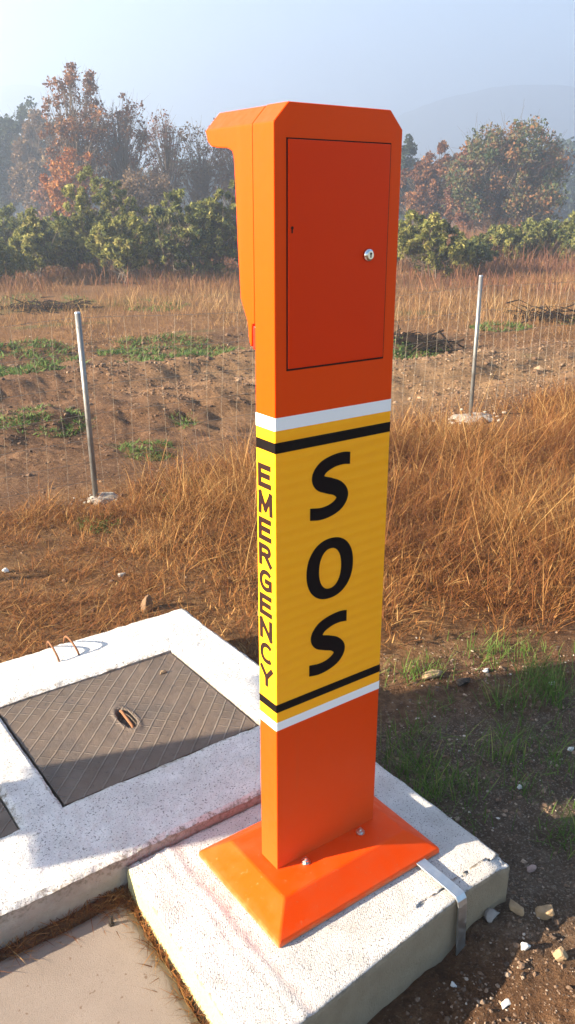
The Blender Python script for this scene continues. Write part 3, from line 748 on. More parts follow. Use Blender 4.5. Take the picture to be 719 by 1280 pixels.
for k, (x, y, z1, lx_, ly_) in enumerate(posts):
    z0 = float(H(x, y)); bm = bmesh.new()
    tube(bm, [(x, y, z0-.15), (x+lx_*.5, y+ly_*.5, (z0+z1)/2), (x+lx_, y+ly_, z1)], .0185, 14); 
    po = bmo('post', bm, M['post'], fen, True, True)
    bm = bmesh.new(); cyl(bm, (x+lx_, y+ly_, z1), (x+lx_, y+ly_, z1+.008), .0195, .015, 14); bmo('post_cap', bm, M['zinc'], po, False, True)
    bmo('concrete_footing', footing(x+.03, y-.03, .085 if k != 2 else .17, k+2.3), M['footing'], po, True, True)
def fy(x): return np.interp(x, [p[0] for p in posts], [p[1] for p in posts]) + .025
def wires():
    Vs, Qs = [], []; base = 0; r = .0008
    xs_ = np.arange(-2.7, 20.2, .125)
    def strand(pts, r=r):
        nonlocal base
        pts = np.array(pts); n = len(pts)
        for o in range(3):
            an = 2*PI*o/3
            Vs.append(pts + (np.array([math.cos(an)*r, math.sin(an)*r, 0]) if abs(pts[0][2]-pts[-1][2]) > .3 else np.array([0, math.cos(an)*r, math.sin(an)*r])))
        for o in range(3):
            a = base+o*n+np.arange(n-1); c = base+((o+1) % 3)*n+np.arange(n-1)
            Qs.append(np.stack([a, a+1, c+1, c], -1))
        base += 3*n
    def sag(x): return .05*np.sin(PI*((x+2.7) % 3.82)/3.82)
    for x in xs_:
        if abs(x-1.112) < .03 or abs(x-4.921) < .03: x += .04
        t = np.linspace(0, 1, 6); z = -.17 + t*(1.19-float(sag(x))); 
        strand(np.stack([x+.012*np.sin(x*7+t*6), fy(x)+.015*np.sin(x*3+t*4), z], -1))
    for h in (.0, .10, .21, .34, .48, .64, .82, 1.0):
        xx = np.arange(-2.7, 20.2, .25)
        strand(np.stack([xx, fy(xx)+.012*np.sin(xx*3+h*4), -.17+h*(1.19-sag(xx))+.006*np.sin(xx*2.1)], -1), .0017)
    return npmesh('wire_mesh', np.vstack(Vs)-np.array(fen.location), np.vstack(Qs))
link('wire_mesh', wires(), M['wire'], fen)

# ------------------------------------------------------------------ grass and soil cover
def blades(P, hgt, wid, lean, az, bend, tone, segs=3):
    n = len(P); t = np.linspace(0, 1, segs+1)
    d = np.stack([np.cos(az), np.sin(az), np.zeros(n)], -1); sd = np.stack([-np.sin(az+RS.normal(0, .8, n)), np.cos(az+RS.normal(0, .8, n)), np.zeros(n)], -1)
    Vs = []
    for k in range(segs+1):
        c = P + d*(hgt*(lean*t[k] + bend*t[k]**2))[:, None]; c[:, 2] += hgt*(t[k] - .45*bend*t[k]**2)
        if k < segs:
            wk = (wid*(1-.55*t[k]))[:, None]; Vs += [c-sd*wk/2, c+sd*wk/2]
        else: Vs.append(c)
    m = 2*segs+1; V = np.stack(Vs, 1).reshape(-1, 3); b0 = np.arange(n)*m
    Q = np.concatenate([np.stack([b0+2*k, b0+2*k+1, b0+2*k+3, b0+2*k+2], -1) for k in range(segs-1)]) if segs > 1 else None
    T = np.stack([b0+2*segs-2, b0+2*segs-1, b0+2*segs], -1)
    tt = np.repeat(tone, m) + np.tile(np.concatenate([np.repeat(t[:-1], 2), [1]]), n)*.18
    return V, Q, T, np.clip(tt, 0, 1)
def grass(name, mtl, P, hgt, wid, lean, az, bend, tone, label, cat='grass', segs=3):
    V, Q, T, tt = blades(P, hgt, wid, lean, az, bend, tone, segs)
    return tag(link(name, npmesh(name, V, Q, T, {'tone': tt}), mtl), label, cat, kind='stuff')
def scatter(x0, x1, y0, y1, n, dens, mu=90, mv=120):
    x = RS.uniform(x0, x1, n); y = RS.uniform(y0, y1, n)
    k = RS.rand(n) < dens(x, y); x, y = x[k], y[k]
    P = np.stack([x, y, H(x, y)-.008], -1); P = P[in_view(P, mu, mv)]
    return P
def solid(x, y):     # nothing grows through the concrete
    return ((x > -.31) & (x < .60) & (y > -.35) & (y < .33)) | ((x > -1.32) & (x < .60) & (y > .30) & (y < 1.57)) | ((x < -.315) & (y < .275))
def belt_d(x, y):
    clump = fbm(x*2.1, y*2.1, 101); fine = fbm(x*6, y*6, 103)
    fr = sstep(-.05, .35, y-(1.02-.30*(x-.7)) + .35*(clump-.5))
    fr = np.where(x < .75, sstep(1.55, 1.75, y), fr)
    back = sstep(4.0, 3.4, y + .6*(clump-.5) - .10*np.clip(x-5, 0, 9)*1.0)
    right = sstep(.35, 1.5, x+1.2*(clump-.5))
    for px0, py0, r0 in ((1.10, 3.60, .30), (4.85, 3.62, .62)): back = back*sstep(r0*.55, r0, np.hypot((x-px0)*.8, y-py0))
    return np.where(solid(x, y), 0, fr*back*np.clip((.35+1.3*(clump-.25))*(.5+fine), .05, 1)*(.09+.91*right))
def tufts(P, per, spread, h, w_, tone, upright):
    """fountains of blades: base points close together, leaning outwards"""
    n = len(P); k = np.repeat(np.arange(n), per); m = len(k)
    a = RS.uniform(0, 2*PI, m); r = spread*np.sqrt(RS.rand(m))
    B = P[k] + np.stack([np.cos(a)*r, np.sin(a)*r, np.zeros(m)], -1)
    kind = RS.rand(m)
    lean = np.abs(RS.normal(0, upright, m))+.25*r/spread; lean = np.where(kind < .22, RS.uniform(.9, 2.6, m), lean)
    hh = h[k]*(.35+.85*RS.rand(m)); hh = np.where(kind < .22, hh*.55, hh); hh = np.where(kind > .985, hh*1.6, hh)
    wd = RS.uniform(.6, 1.5, m)*w_; bend = np.abs(RS.normal(.4, .5, m)); bend = np.where(kind > .985, bend*.3, bend)
    tn_ = np.clip(tone[k]+RS.normal(0, .20, m)+np.where(kind > .985, .35, 0), 0, .98)
    return B, hh, wd, lean, a+RS.normal(0, .7, m), bend, tn_
P_ = scatter(-2.5, 9.5, .3, 5.2, 19000, belt_d)
n = len(P_); c1 = fbm(P_[:, 0]*1.3, P_[:, 1]*1.3, 107); rightness = sstep(.3, 1.9, P_[:, 0]+.3*(P_[:, 1]-2.5))
th_ = (.055+.20*rightness)*(.45+1.1*RS.rand(n))*(.45+1.1*c1); tt_ = .40+.9*(c1-.5)+RS.normal(0, .12, n)
B, hh, wd, le, az, be_, tn_ = tufts(P_, 18, .055, th_, .0027, tt_, .46)
B[:, 2] = H(B[:, 0], B[:, 1])-.006
grass('dry_grass', M['dry'], B, hh, wd, le, az, be_, tn_, 'tall rust coloured dry grass between the slab and the fence')
C_ = scatter(-2.2, 8, .4, 4.6, 260000, belt_d); m = len(C_); print('chaff', m)
C_[:, 2] += np.abs(RS.normal(0, .05, m))*sstep(.3, 1.6, C_[:, 0])
grass('dead_leaf_litter', M['dry'], C_, RS.uniform(.015, .055, m), RS.uniform(.0025, .0055, m), np.abs(RS.normal(1.0, .8, m)), RS.uniform(0, 2*PI, m), RS.normal(.2, .9, m), np.clip(.42+.7*(fbm(C_[:, 0]*2, C_[:, 1]*2, 171)-.5)+RS.normal(0, .26, m), 0, .95), 'broken dead leaves caught between the dry grass stalks', 'grass', 2)
# pale seed stalks standing out of it
k_ = RS.rand(n) < .10*rightness; Q_ = P_[k_]; m = len(Q_)
grass('seed_stalks', M['dry'], Q_, RS.uniform(.28, .52, m), RS.uniform(.0022, .0038, m), np.abs(RS.normal(.25, .25, m)), RS.uniform(0, 2*PI, m), np.abs(RS.normal(.15, .2, m)), np.clip(RS.normal(.72, .12, m), 0, .98), 'pale straw stalks rising above the rust coloured grass')
print('belt blades', len(B))
# low matted straw on the soil left of the pillar
def mat_d(x, y):
    c = fbm(x*2.6, y*2.6, 111); f = fbm(x*9, y*9, 112); return np.where(solid(x, y), 0, sstep(1.55, 1.62, y)*sstep(4.2, 3.3, y)*sstep(.40, .58, c)*sstep(.34, .58, f)*sstep(2.2, 1.0, x))
P_ = scatter(-2.2, 2.4, 1.5, 4.3, 105000, mat_d); n = len(P_)
grass('straw_litter', M['dry'], P_, RS.uniform(.02, .09, n), RS.uniform(.0015, .0038, n), np.abs(RS.normal(1.1, .6, n)), RS.uniform(0, 2*PI, n), RS.uniform(.2, 1.2, n), np.clip(RS.normal(.38, .24, n), 0, .9), 'low matted straw on brown soil behind the white frame', 'straw')
# debris in the joints beside the slab and the frame
jy = RS.uniform(-.6, .30, 900); px_ = np.concatenate([-.296-.0466*(.308-jy)-np.abs(RS.normal(0, .007, 900)), RS.uniform(-1.1, -.30, 800), RS.normal(-.315, .03, 600)]); py_ = np.concatenate([jy, RS.normal(.293, .010, 800), RS.normal(.275, .022, 600)])
k_ = (py_ < .312) & (px_ < -.287); px_, py_ = px_[k_], py_[k_]; n = len(px_)
P_ = np.stack([px_, py_, np.maximum(H(px_, py_), -.092)+RS.uniform(-.002, .006, n)], -1)
grass('straw_debris', M['dry'], P_, RS.uniform(.008, .034, n), RS.uniform(.0012, .003, n), np.abs(RS.normal(1.4, .7, n)), RS.uniform(0, 2*PI, n), RS.uniform(.2, 1.2, n), np.clip(RS.normal(.35, .25, n), 0, .9), 'dry straw and roots caught in the joint along the white concrete', 'straw')
# field beyond the track
def far_d(x, y):
    d = np.hypot(x-CAM[0], y-CAM[1]); c = fbm(x*.5, y*.5, 121); f = fbm(x*2, y*2, 122)
    return sstep(10.5, 14.5, d+2.5*(c-.5)*2)*np.clip(.15+2.2*(c-.36), .03, 1)*(.3+1.2*f) + .16*sstep(.52, .62, c)*sstep(4.3, 5, y)
P_ = scatter(1, 45, 4.3, 44, 470000, far_d, 60, 60); n = len(P_)
d_ = np.hypot(P_[:, 0]-CAM[0], P_[:, 1]-CAM[1]); c1 = fbm(P_[:, 0]*.35, P_[:, 1]*.35, 125)
hh = (.08+.24*sstep(11, 20, d_))*(.4+.9*RS.rand(n))*(.3+1.3*c1)
grass('dry_field_grass', M['drypale'], P_, hh, RS.uniform(.0035, .0075, n)*(1+d_/40), np.abs(RS.normal(0, .35, n)), RS.uniform(0, 2*PI, n), np.abs(RS.normal(.3, .3, n)), np.clip(.42+.9*(c1-.5)+RS.normal(0, .2, n), 0, .95), 'tan dry grass over the field beyond the ploughed track', 'grass', 2)
print('far blades', n)
# green ground cover patches
def gp_(u, v, ru, rv, n):
    a = RS.uniform(0, 2*PI, n); r = np.sqrt(RS.rand(n)); du = np.cos(a)*r; dv = np.sin(a)*r
    keep = fbm(du*2.5+u, dv*2.5+v, 145) > .42; du, dv = du[keep], dv[keep]
    ray_ = FW + np.outer((u+du*ru-359.5)/FPX, RT) + np.outer((640-(v+dv*rv))/FPX, UP); t = (-.2-CAM[2])/ray_[:, 2]; p = CAM+ray_*t[:, None]
    return np.stack([p[:, 0], p[:, 1], H(p[:, 0], p[:, 1])-.008], -1)
P_ = np.vstack([gp_(35, 452, 70, 22, 2600), gp_(215, 440, 95, 15, 3400), gp_(40, 528, 75, 13, 1500), gp_(185, 569, 36, 14, 900), gp_(245, 628, 46, 24, 1500), gp_(122, 663, 26, 12, 500), gp_(520, 437, 40, 8, 1000), gp_(625, 413, 40, 6, 800), gp_(712, 404, 22, 5, 400), gp_(60, 380, 60, 10, 900), gp_(190, 385, 50, 8, 900), gp_(230, 522, 16, 7, 200)]); n = len(P_)
d_ = np.hypot(P_[:, 0]-CAM[0], P_[:, 1]-CAM[1])
grass('green_weeds', M['weed'], P_, RS.uniform(.02, .07, n)*np.clip(d_/8, .5, 1.3), RS.uniform(.006, .02, n)*np.clip(d_/8, .5, 1.4), np.abs(RS.normal(.8, .5, n)), RS.uniform(0, 2*PI, n), RS.uniform(0, .8, n), np.clip(RS.normal(.5, .28, n), 0, .95), 'low green weeds in patches on the track soil', 'weeds', 2)
# green grass on the dark soil right of the slab
def tuft(cx, cy, r, n): 
    x = RS.normal(cx, r, n); y = RS.normal(cy, r, n); return np.stack([x, y, H(x, y)-.006], -1)
tl = [(.80, .30, .085, 420, .12), (.70, .16, .06, 260, .11), (.86, .14, .05, 160, .09), (1.55, .335, .07, 330, .17), (1.36, .37, .05, 170, .13), (1.66, .43, .06, 150, .12), (1.10, .14, .035, 90, .13), (1.02, .03, .05, 120, .08), (1.22, .22, .06, 140, .09), (1.24, .03, .05, 130, .10), (1.03, .22, .05, 60, .14),
      (1.02, -.28, .07, 260, .09), (.93, -.20, .05, 130, .08), (1.16, -.22, .07, 220, .09), (1.4, .1, .09, 160, .07), (.95, .45, .06, 120, .08), (1.15, .52, .05, 90, .07), (1.25, .74, .08, 220, .10), (1.55, .70, .08, 160, .10), (1.75, .62, .08, 160, .09), (1.0, .86, .06, 120, .09), (.77, .02, .05, 60, .07), (2.0, .3, .1, 150, .1)]
P_ = []; hh = []
for cx, cy, r, n, h_ in tl:
    n = int(n*.62); p = tuft(cx, cy, r*.85, n); P_.append(p); hh.append(h_*(.4+.8*RS.rand(n)))
P_ = np.vstack(P_); hh = np.concatenate(hh); k = ~solid(P_[:, 0], P_[:, 1]); P_, hh = P_[k], hh[k]; n = len(P_)
grass('green_grass', M['green'], P_, hh, RS.uniform(.0018, .0042, n), np.abs(RS.normal(.25, .25, n)), RS.uniform(0, 2*PI, n), np.abs(RS.normal(.25, .3, n)), np.clip(RS.normal(.45, .25, n), 0, .84), 'green grass tufts growing in dark gravelly soil right of the slab')
# a lone broad leaved weed in the dry grass
bm = bmesh.new(); wx, wy = 1.17, 1.02
for k in range(9):
    a = k*2.4; l = .035+.02*random.random(); bz = .10+.012*k
    b0 = Vector((wx, wy, float(H(wx, wy))+bz)); d = Vector((math.cos(a), math.sin(a), .35)); s = Vector((-math.sin(a), math.cos(a), 0))
    pts = [b0, b0+d*l*.5+s*l*.30, b0+d*l-Vector((0, 0, l*.2)), b0+d*l*.5-s*l*.30]; bm.faces.new([bm.verts.new(p) for p in pts])
tube(bm, [(wx, wy, float(H(wx, wy))-.01), (wx+.004, wy, float(H(wx, wy))+.21)], .002, 5)
wd = tag(bmo('broadleaf_weed', bm, LEAF['green']), 'small green broadleaf weed growing among the rusty dry grass', 'weed')

# loose stones and clods
def rocks_np(P, size, tone, flat=.7):
    ico = bmesh.new(); bmesh.ops.create_icosphere(ico, subdivisions=1, radius=1); ico.verts.ensure_lookup_table()
    bv_ = np.array([v.co[:] for v in ico.verts]); bf = np.array([[v.index for v in f.verts] for f in ico.faces]); ico.free()
    n = len(P); k = len(bv_)
    sc_ = RS.uniform(.6, 1.4, (n, 1, 3))*size[:, None, None]; sc_[:, :, 2] *= flat
    a = RS.uniform(0, 2*PI, n); jit = RS.uniform(.75, 1.25, (n, k, 1))
    v = bv_[None]*jit*sc_; ca, sa = np.cos(a)[:, None], np.sin(a)[:, None]
    v = np.stack([v[..., 0]*ca-v[..., 1]*sa, v[..., 0]*sa+v[..., 1]*ca, v[..., 2]], -1) + P[:, None, :]
    return npmesh('rocks', v.reshape(-1, 3), None, (bf[None]+(np.arange(n)*k)[:, None, None]).reshape(-1, 3), {'tone': np.repeat(tone, k)})
def near_d(x, y): return np.where(solid(x, y), 0, sstep(1.2, .5, y+.3*(x-1))*(.35+.65*sstep(.4, .6, fbm(x*4, y*4, 131))))
P_ = scatter(-.25, 2.6, -1.0, 1.1, 60000, near_d, 40, 60); n = len(P_); P_[:, 2] += .007
me = rocks_np(P_, np.exp(RS.normal(-5.95, .5, n)), np.clip(RS.normal(.36, .22, n), 0, 1))
tag(link('gravel', me, M['gravel']), 'small pebbles strewn over dark soil right of the slab', 'gravel', kind='stuff')
def clod_d(x, y):
    d = np.hypot(x-CAM[0], y-CAM[1]); return np.where(solid(x, y), 0, sstep(3.0, 4.4, y)*sstep(15, 11, d)*(.3+.7*sstep(.4, .6, fbm(x*1.2, y*1.2, 133))) + .9*sstep(1.6, 1.8, y)*sstep(4.2, 3.6, y)*sstep(2.5, 1.0, x))
P_ = scatter(-1.5, 16, 1.5, 15, 90000, clod_d, 30, 30); n = len(P_); P_[:, 2] += .008
d_ = np.hypot(P_[:, 0]-CAM[0], P_[:, 1]-CAM[1])
me = rocks_np(P_, np.exp(RS.normal(-4.75, .5, n))*np.clip(d_/9, .30, 1.2), np.clip(RS.normal(.45, .22, n)+.2*sstep(2, 6, P_[:, 0]), 0, 1))
tag(link('soil_clods', me, M['clod']), 'brown clods of earth over the ploughed track', 'clods', kind='stuff')
def stone(x, y, r, m, label, sq=(1, 1, .7), seed=0, zoff=0, z=None):
    bm = bmesh.new(); bmesh.ops.create_icosphere(bm, subdivisions=4, radius=1)
    z0 = float(H(x, y)) if z is None else z
    rs = random.Random(seed+3); planes = [Vector((rs.gauss(0, 1), rs.gauss(0, 1), rs.gauss(0, 1))).normalized() for _ in range(11)]
    for v in bm.verts:
        p = v.co.copy()
        for q in planes:
            d = p.dot(q)-.62
            if d > 0: p -= q*d*.95
        p *= 1+.34*(float(fbm(np.array(p.x*2+seed), np.array(p.y*2+p.z*1.7), 9))-.5)+.10*(float(vnoise(np.array(p.x*7+seed), np.array(p.y*7+p.z*5), 8))-.5)
        v.co = Vector((p.x*sq[0]*r, p.y*sq[1]*r, p.z*sq[2]*r+zoff))
    o = bmo('stone', bm, M[m], smooth=True); o.location = (x, y, z0+r*sq[2]*.45)
    return tag(o, label, 'stone', 'loose stones on the ground')
def gpt(u, v, z=-.15):
    r = FW + RT*(u-359.5)/FPX + UP*(640-v)/FPX; t = (z-CAM[2])/r[2]; p = CAM+r*t; return p[0], p[1]
for u, v, r, m, lab, sq, sd in [
    (681, 1148, .030, 'stone_tan', 'biggest tan stone on the soil right of the slab corner', (1, .9, .85), 1),
    (642, 1146, .024, 'stone_tan', 'tan pointed stone between the grey stone and the biggest stone', (.8, 1.2, .8), 2),
    (612, 1154, .025, 'stone_grey', 'grey stone lying against the slab front near its corner', (1.1, .8, .8), 3),
    (655, 1192, .015, 'stone_white', 'small white stone in front of the tan stones', (1, .9, .9), 4),
    (664, 1085, .016, 'stone_pink', 'flat pinkish stone beside the right slab corner', (1.4, .8, .5), 5),
    (650, 978, .011, 'stone_white', 'small pale stone among green grass right of pillar base', (1, .9, .8), 6),
    (567, 1227, .009, 'stone_white', 'tiny white pebble in shadow below the steel strap', (.8, 1.1, .8), 7),
    (714, 932, .016, 'stone_white', 'white stone cut by the right photo edge', (1, .8, .7), 8),
    (690, 850, .016, 'stone_white', 'white stone at the back edge of the shaded soil', (1.2, .8, .6), 9),
    (607, 838, .018, 'stone_white', 'white stone at the foot of the dry grass', (1.3, .8, .6), 10),
    (580, 850, .030, 'dark_iron', 'black charred lump at the front edge of dry grass', (1.3, .8, .6), 11),
    (633, 1252, .014, 'stone_white', 'long white chip on the sunlit soil at bottom right', (1.5, .7, .5), 12),
    (700, 1200, .022, 'stone_tan', 'rough brown stone near the right photo edge, below the biggest stone', (1, 1, .8), 13),
    (540, 846, .035, 'stone_tan', 'flat brown stone half buried beside the charred lump', (1.6, .7, .4), 14),
    (152, 717, .022, 'stone_grey', 'grey stone in the straw behind the white frame', (1.1, .9, .7), 15),
    (8, 715, .020, 'stone_white', 'pale stone at left photo edge in brown soil', (1, .9, .8), 16),
    (185, 757, .045, 'earth', 'upright tan earth lump standing just behind the frame edge', (.8, .8, 1.5), 17),
    ]:
    x, y = gpt(u, v); stone(x, y, r, M and m, lab, sq, sd)
x, y = gpt(204, 838, .03); stone(x, y, .013, 'stone_tan', 'small tan stone lying on the large iron lid', (1.4, .7, .6), 21, 0, .019)
# white rubble near right post and litter twig
# ------------------------------------------------------------------ brush piles
def brush(u, D_, w_, h_, label):
    p = at(u, 258, D_); bx, by = p[0], p[1]; bm = bmesh.new(); rs = random.Random(int(u*7)); z = float(H(bx, by))
    for k in range(90):
        a = rs.gauss(0, .7) + (0 if k % 2 else PI); x = bx+rs.gauss(0, w_*.28); y = by+rs.gauss(0, .35); zz = z+abs(rs.gauss(0, h_*.35)); l = rs.uniform(.2, .7)
        d = Vector((math.cos(a)*RT[0]-math.sin(a)*.4, math.cos(a)*RT[1], rs.gauss(.1, .3)))
        p0 = Vector((x, y, max(zz, z))); tube(bm, [p0-d*l/2, p0+Vector((0, 0, rs.uniform(-.05, .08))), p0+d*l/2], [.016, .012, .004], 4, False)
    for k in range(5):
        d = Vector((RT[0], RT[1], 0)).normalized(); yy = rs.uniform(-.25, .25); p0 = Vector((bx-d.y*yy, by+d.x*yy, z+.04)); tube(bm, [p0-d*w_*.85, p0+Vector((0, 0, .03)), p0+d*w_*.85], [.012, .018, .008], 4, False)
    tag(bmo('brush_pile', bm, M['brush']), label, 'brush pile', 'heaps of cut branches in the field')
brush(45, 17.0, 1.3, .16, 'dark heap of cut branches at the left edge of the field')
brush(520, 12.3, .55, .10, 'dark heap of cut branches just right of the pillar')
brush(692, 15.5, .6, .22, 'dark heap of cut branches behind the fence far right')

# ------------------------------------------------------------------ trees and shrubs
def leaf_cloud(cent, spread, n, size, rs, elong=1.0, droop=.0, aim=None):
    """n leaf faces around each centre; returns verts (m,4,3) and tones"""
    m = len(cent)*n; c = np.repeat(cent, n, 0); off = rs.normal(0, 1, (m, 3)); off /= np.linalg.norm(off, axis=1)[:, None]; off *= (rs.rand(m, 1)**.5)*np.repeat(spread, n)[:, None]
    p = c+off; d = rs.normal(0, 1, (m, 3))+off*1.2/np.maximum(np.repeat(spread, n)[:, None], .01); d[:, 2] -= droop; d /= np.linalg.norm(d, axis=1)[:, None]
    s = np.cross(d, rs.normal(0, 1, (m, 3))); s /= np.linalg.norm(s, axis=1)[:, None]
    L_ = size*rs.uniform(.6, 1.4, (m, 1)); l = d*L_*elong; s = s*L_*.5
    return np.stack([p-l*.5, p+s, p+l*.5, p-s], 1), np.clip(np.repeat(rs.normal(.5, .16, len(cent)), n)+rs.normal(0, .18, m), 0, 1)
def tree_meshes(kind, h, w_, seed, crown0=.3, nclump=90, nleaf=70, size=.09, sparse=0.0, elong=1.3, droop=0, multi=1, top='round', clump_r=.16):
    rs = np.random.RandomState(seed); cents = []
    lobes = rs.normal(0, 1, (7, 3)); lobes /= np.linalg.norm(lobes, axis=1)[:, None]
    while len(cents) < nclump:
        v = rs.normal(0, 1, 3); v /= np.linalg.norm(v); r = rs.rand()**.42
        bumpy = .72+.42*max(0, (lobes@v).max())**3
        p = v*r*bumpy; zc = .5*(p[2]+1); 
        if top == 'cone': p[:2] *= (1.15-zc)
        if top == 'tall': p[:2] *= .55+.6*math.sin(PI*min(max(zc, .05), .95))
        cents.append((p[0]*w_/2, p[1]*w_/2, h*(crown0+(1-crown0)*min(max(zc, 0), 1.03))))
    cents = np.array(cents)
    keep = rs.rand(nclump) > sparse; lc = cents[keep]
    q, tone = leaf_cloud(lc, rs.uniform(.6, 1.3, len(lc))*clump_r*w_, nleaf, size, rs, elong, droop)
    crown = npmesh('crown', q.reshape(-1, 3), np.arange(q.shape[0]*4).reshape(-1, 4), None, {'tone': np.repeat(tone, 4)})
    bm = bmesh.new(); stems = []
    for k in range(multi):
        bx, by = (0, 0) if multi == 1 else rs.normal(0, w_*.12, 2); tx, ty = rs.normal(0, w_*.06, 2) if multi == 1 else rs.normal(0, w_*.25, 2)
        r0 = h*.018/(1 if multi == 1 else 1.8)
        pts = [(bx, by, -.4)] + [(bx+(tx-bx)*t+rs.normal(0, h*.008), by+(ty-by)*t+rs.normal(0, h*.008), h*(.84 if multi == 1 else .75)*t) for t in (0.02, .2, .4, .6, .8, 1)]
        tube(bm, pts, [r0*1.35, r0*1.1, r0*.95, r0*.8, r0*.6, r0*.38, r0*.12], 7, False); stems.append((np.array(pts), r0))
    for c in cents:
        pts, r0 = stems[rs.randint(len(stems))]; zt_ = max(c[2]*rs.uniform(.45, .85)-w_*.08, .08*h)
        p0 = np.array([np.interp(zt_, pts[:, 2], pts[:, k]) for k in range(3)]); mid = (p0+c)/2+np.array([0, 0, -.06*w_])+rs.normal(0, .03*w_, 3)
        rr = r0*.42*(1.1-zt_/h); tube(bm, [p0, mid, c], [rr, rr*.6, rr*.22], 4, False)
        for _ in range(5):
            e = c+rs.normal(0, clump_r*w_*.9, 3)+np.array([0, 0, clump_r*w_*.4]); s = mid+(c-mid)*rs.uniform(.3, 1); tube(bm, [s, (s+e)/2+rs.normal(0, .02*w_, 3), e], [rr*.28, rr*.2, rr*.08], 3, False)
    bmesh.ops.recalc_face_normals(bm, faces=bm.faces); tm = bpy.data.meshes.new('trunk'); bm.to_mesh(tm); bm.free()
    return tm, crown
def plant(name, u, vtop, D_, label, cat, leaf, wpx, group, **kw):
    """a tree or shrub standing on the ground at distance D_, as high and wide as it measures there"""
    p = at(u, 258, D_); z0 = float(H(p[0], p[1])); topz = at(u, vtop, D_)[2]; h = topz-z0
    dd = math.hypot(D_, 0)/math.cos(TILT); w_ = wpx/FPX*D_*1.0
    tm, cm = tree_meshes(name, h, w_, int(u*13+D_*7+1000), **kw)
    t = thing(name, label, cat, (p[0], p[1], z0), 0, group)
    link('trunk', tm, M['bark'], t); link('crown', cm, LEAF[leaf], t)
    return t
GT = 'autumn trees behind the shrubs'; GS = 'green shrubs along the far edge of the field'
oak = dict(crown0=.28, nclump=150, nleaf=60, size=.085, sparse=.10, clump_r=.085, top='tall')
plant('oak_tree', 104, 76, 42, 'tallest rust brown sparse tree at left, above the others', 'tree', 'rust', 78, GT, **oak)
plant('oak_tree', 155, 99, 43, 'wide spreading half bare tree right of the tallest one', 'tree', 'rust', 86, GT, crown0=.25, nclump=150, nleaf=30, size=.085, sparse=.2, clump_r=.085, top='round')
plant('oak_tree', 92, 178, 38, 'low bright orange tree below the tallest one', 'tree', 'orange', 62, GT, crown0=.25, nclump=80, nleaf=80, size=.085, sparse=.1, clump_r=.12)
plant('bare_tree', 211, 130, 45, 'thin bare tree left of the pillar hood', 'tree', 'red', 46, GT, crown0=.3, nclump=110, nleaf=16, size=.08, sparse=.3, clump_r=.12, top='tall')
plant('bare_tree', 252, 148, 44, 'bushy bare tree beside the pillar hood', 'tree', 'brown', 66, GT, crown0=.2, nclump=140, nleaf=22, size=.08, sparse=.3, clump_r=.11)
plant('bare_tree', 292, 140, 46, 'bare tree half hidden behind the pillar hood', 'tree', 'red', 60, GT, crown0=.2, nclump=120, nleaf=22, size=.08, sparse=.3, clump_r=.11)
plant('bare_tree', 180, 205, 40, 'low reddish brown bushy tree under the spreading tree', 'tree', 'brown', 80, GT, crown0=.15, nclump=110, nleaf=60, size=.085, sparse=.2, clump_r=.11)
plant('autumn_tree', 50, 140, 62, 'hazy brown leafed tree left of the tallest one', 'tree', 'brown', 62, GT, crown0=.12, nclump=130, nleaf=110, size=.15, sparse=.05, clump_r=.11)
plant('autumn_tree', 70, 215, 50, 'small pale brown tree low between the shrubs and hazy tree', 'tree', 'red', 60, GT, crown0=.1, nclump=100, nleaf=70, size=.12, sparse=.15, clump_r=.11)
GD = 'dark evergreen trees at the far left'
plant('evergreen_tree', -22, 128, 68, 'dark evergreen tree cut by the left photo edge', 'tree', 'dark', 60, GD, crown0=.05, nclump=120, nleaf=110, size=.17, clump_r=.12, top='tall')
plant('evergreen_tree', 12, 136, 70, 'dark blue green evergreen second from the left photo edge', 'tree', 'dark', 58, GD, crown0=.05, nclump=120, nleaf=110, size=.17, clump_r=.12)
plant('evergreen_tree', 44, 134, 74, 'dark evergreen tree behind the hazy brown tree', 'tree', 'dark', 60, GD, crown0=.05, nclump=120, nleaf=110, size=.17, clump_r=.12)
plant('evergreen_tree', 78, 148, 72, 'dark evergreen tree just left behind the tallest tree', 'tree', 'dark', 56, GD, crown0=.05, nclump=80, nleaf=60, size=.17, clump_r=.12)
# right of the pillar
plant('oak_tree', 626, 150, 50, 'big round olive and rust tree at right', 'tree', 'mixed', 150, GT, crown0=.08, nclump=260, nleaf=130, size=.115, sparse=.03, clump_r=.075)
plant('oak_tree', 672, 176, 54, 'dark green tree joined to the right side of the big round tree', 'tree', 'dark', 44, GT, crown0=.1, nclump=110, nleaf=120, size=.13, clump_r=.13)
plant('oak_tree', 541, 178, 52, 'rust brown tree next to the pillar at right', 'tree', 'rust', 62, GT, crown0=.08, nclump=140, nleaf=110, size=.115, sparse=.05, clump_r=.10, top='tall')
plant('oak_tree', 580, 186, 49, 'small orange brown tree at left foot of the big round tree', 'tree', 'red', 48, GT, crown0=.05, nclump=110, nleaf=110, size=.11, sparse=.08, clump_r=.11)
plant('evergreen_tree', 508, 178, 62, 'dark green tree peeping out beside the pillar shoulder', 'tree', 'dark', 40, GT, crown0=.08, nclump=90, nleaf=110, size=.15, clump_r=.13, top='tall')
plant('oak_tree', 470, 165, 58, 'rust tree hidden behind the pillar', 'tree', 'rust', 60, GT, crown0=.08, nclump=70, nleaf=50, size=.2, clump_r=.13)
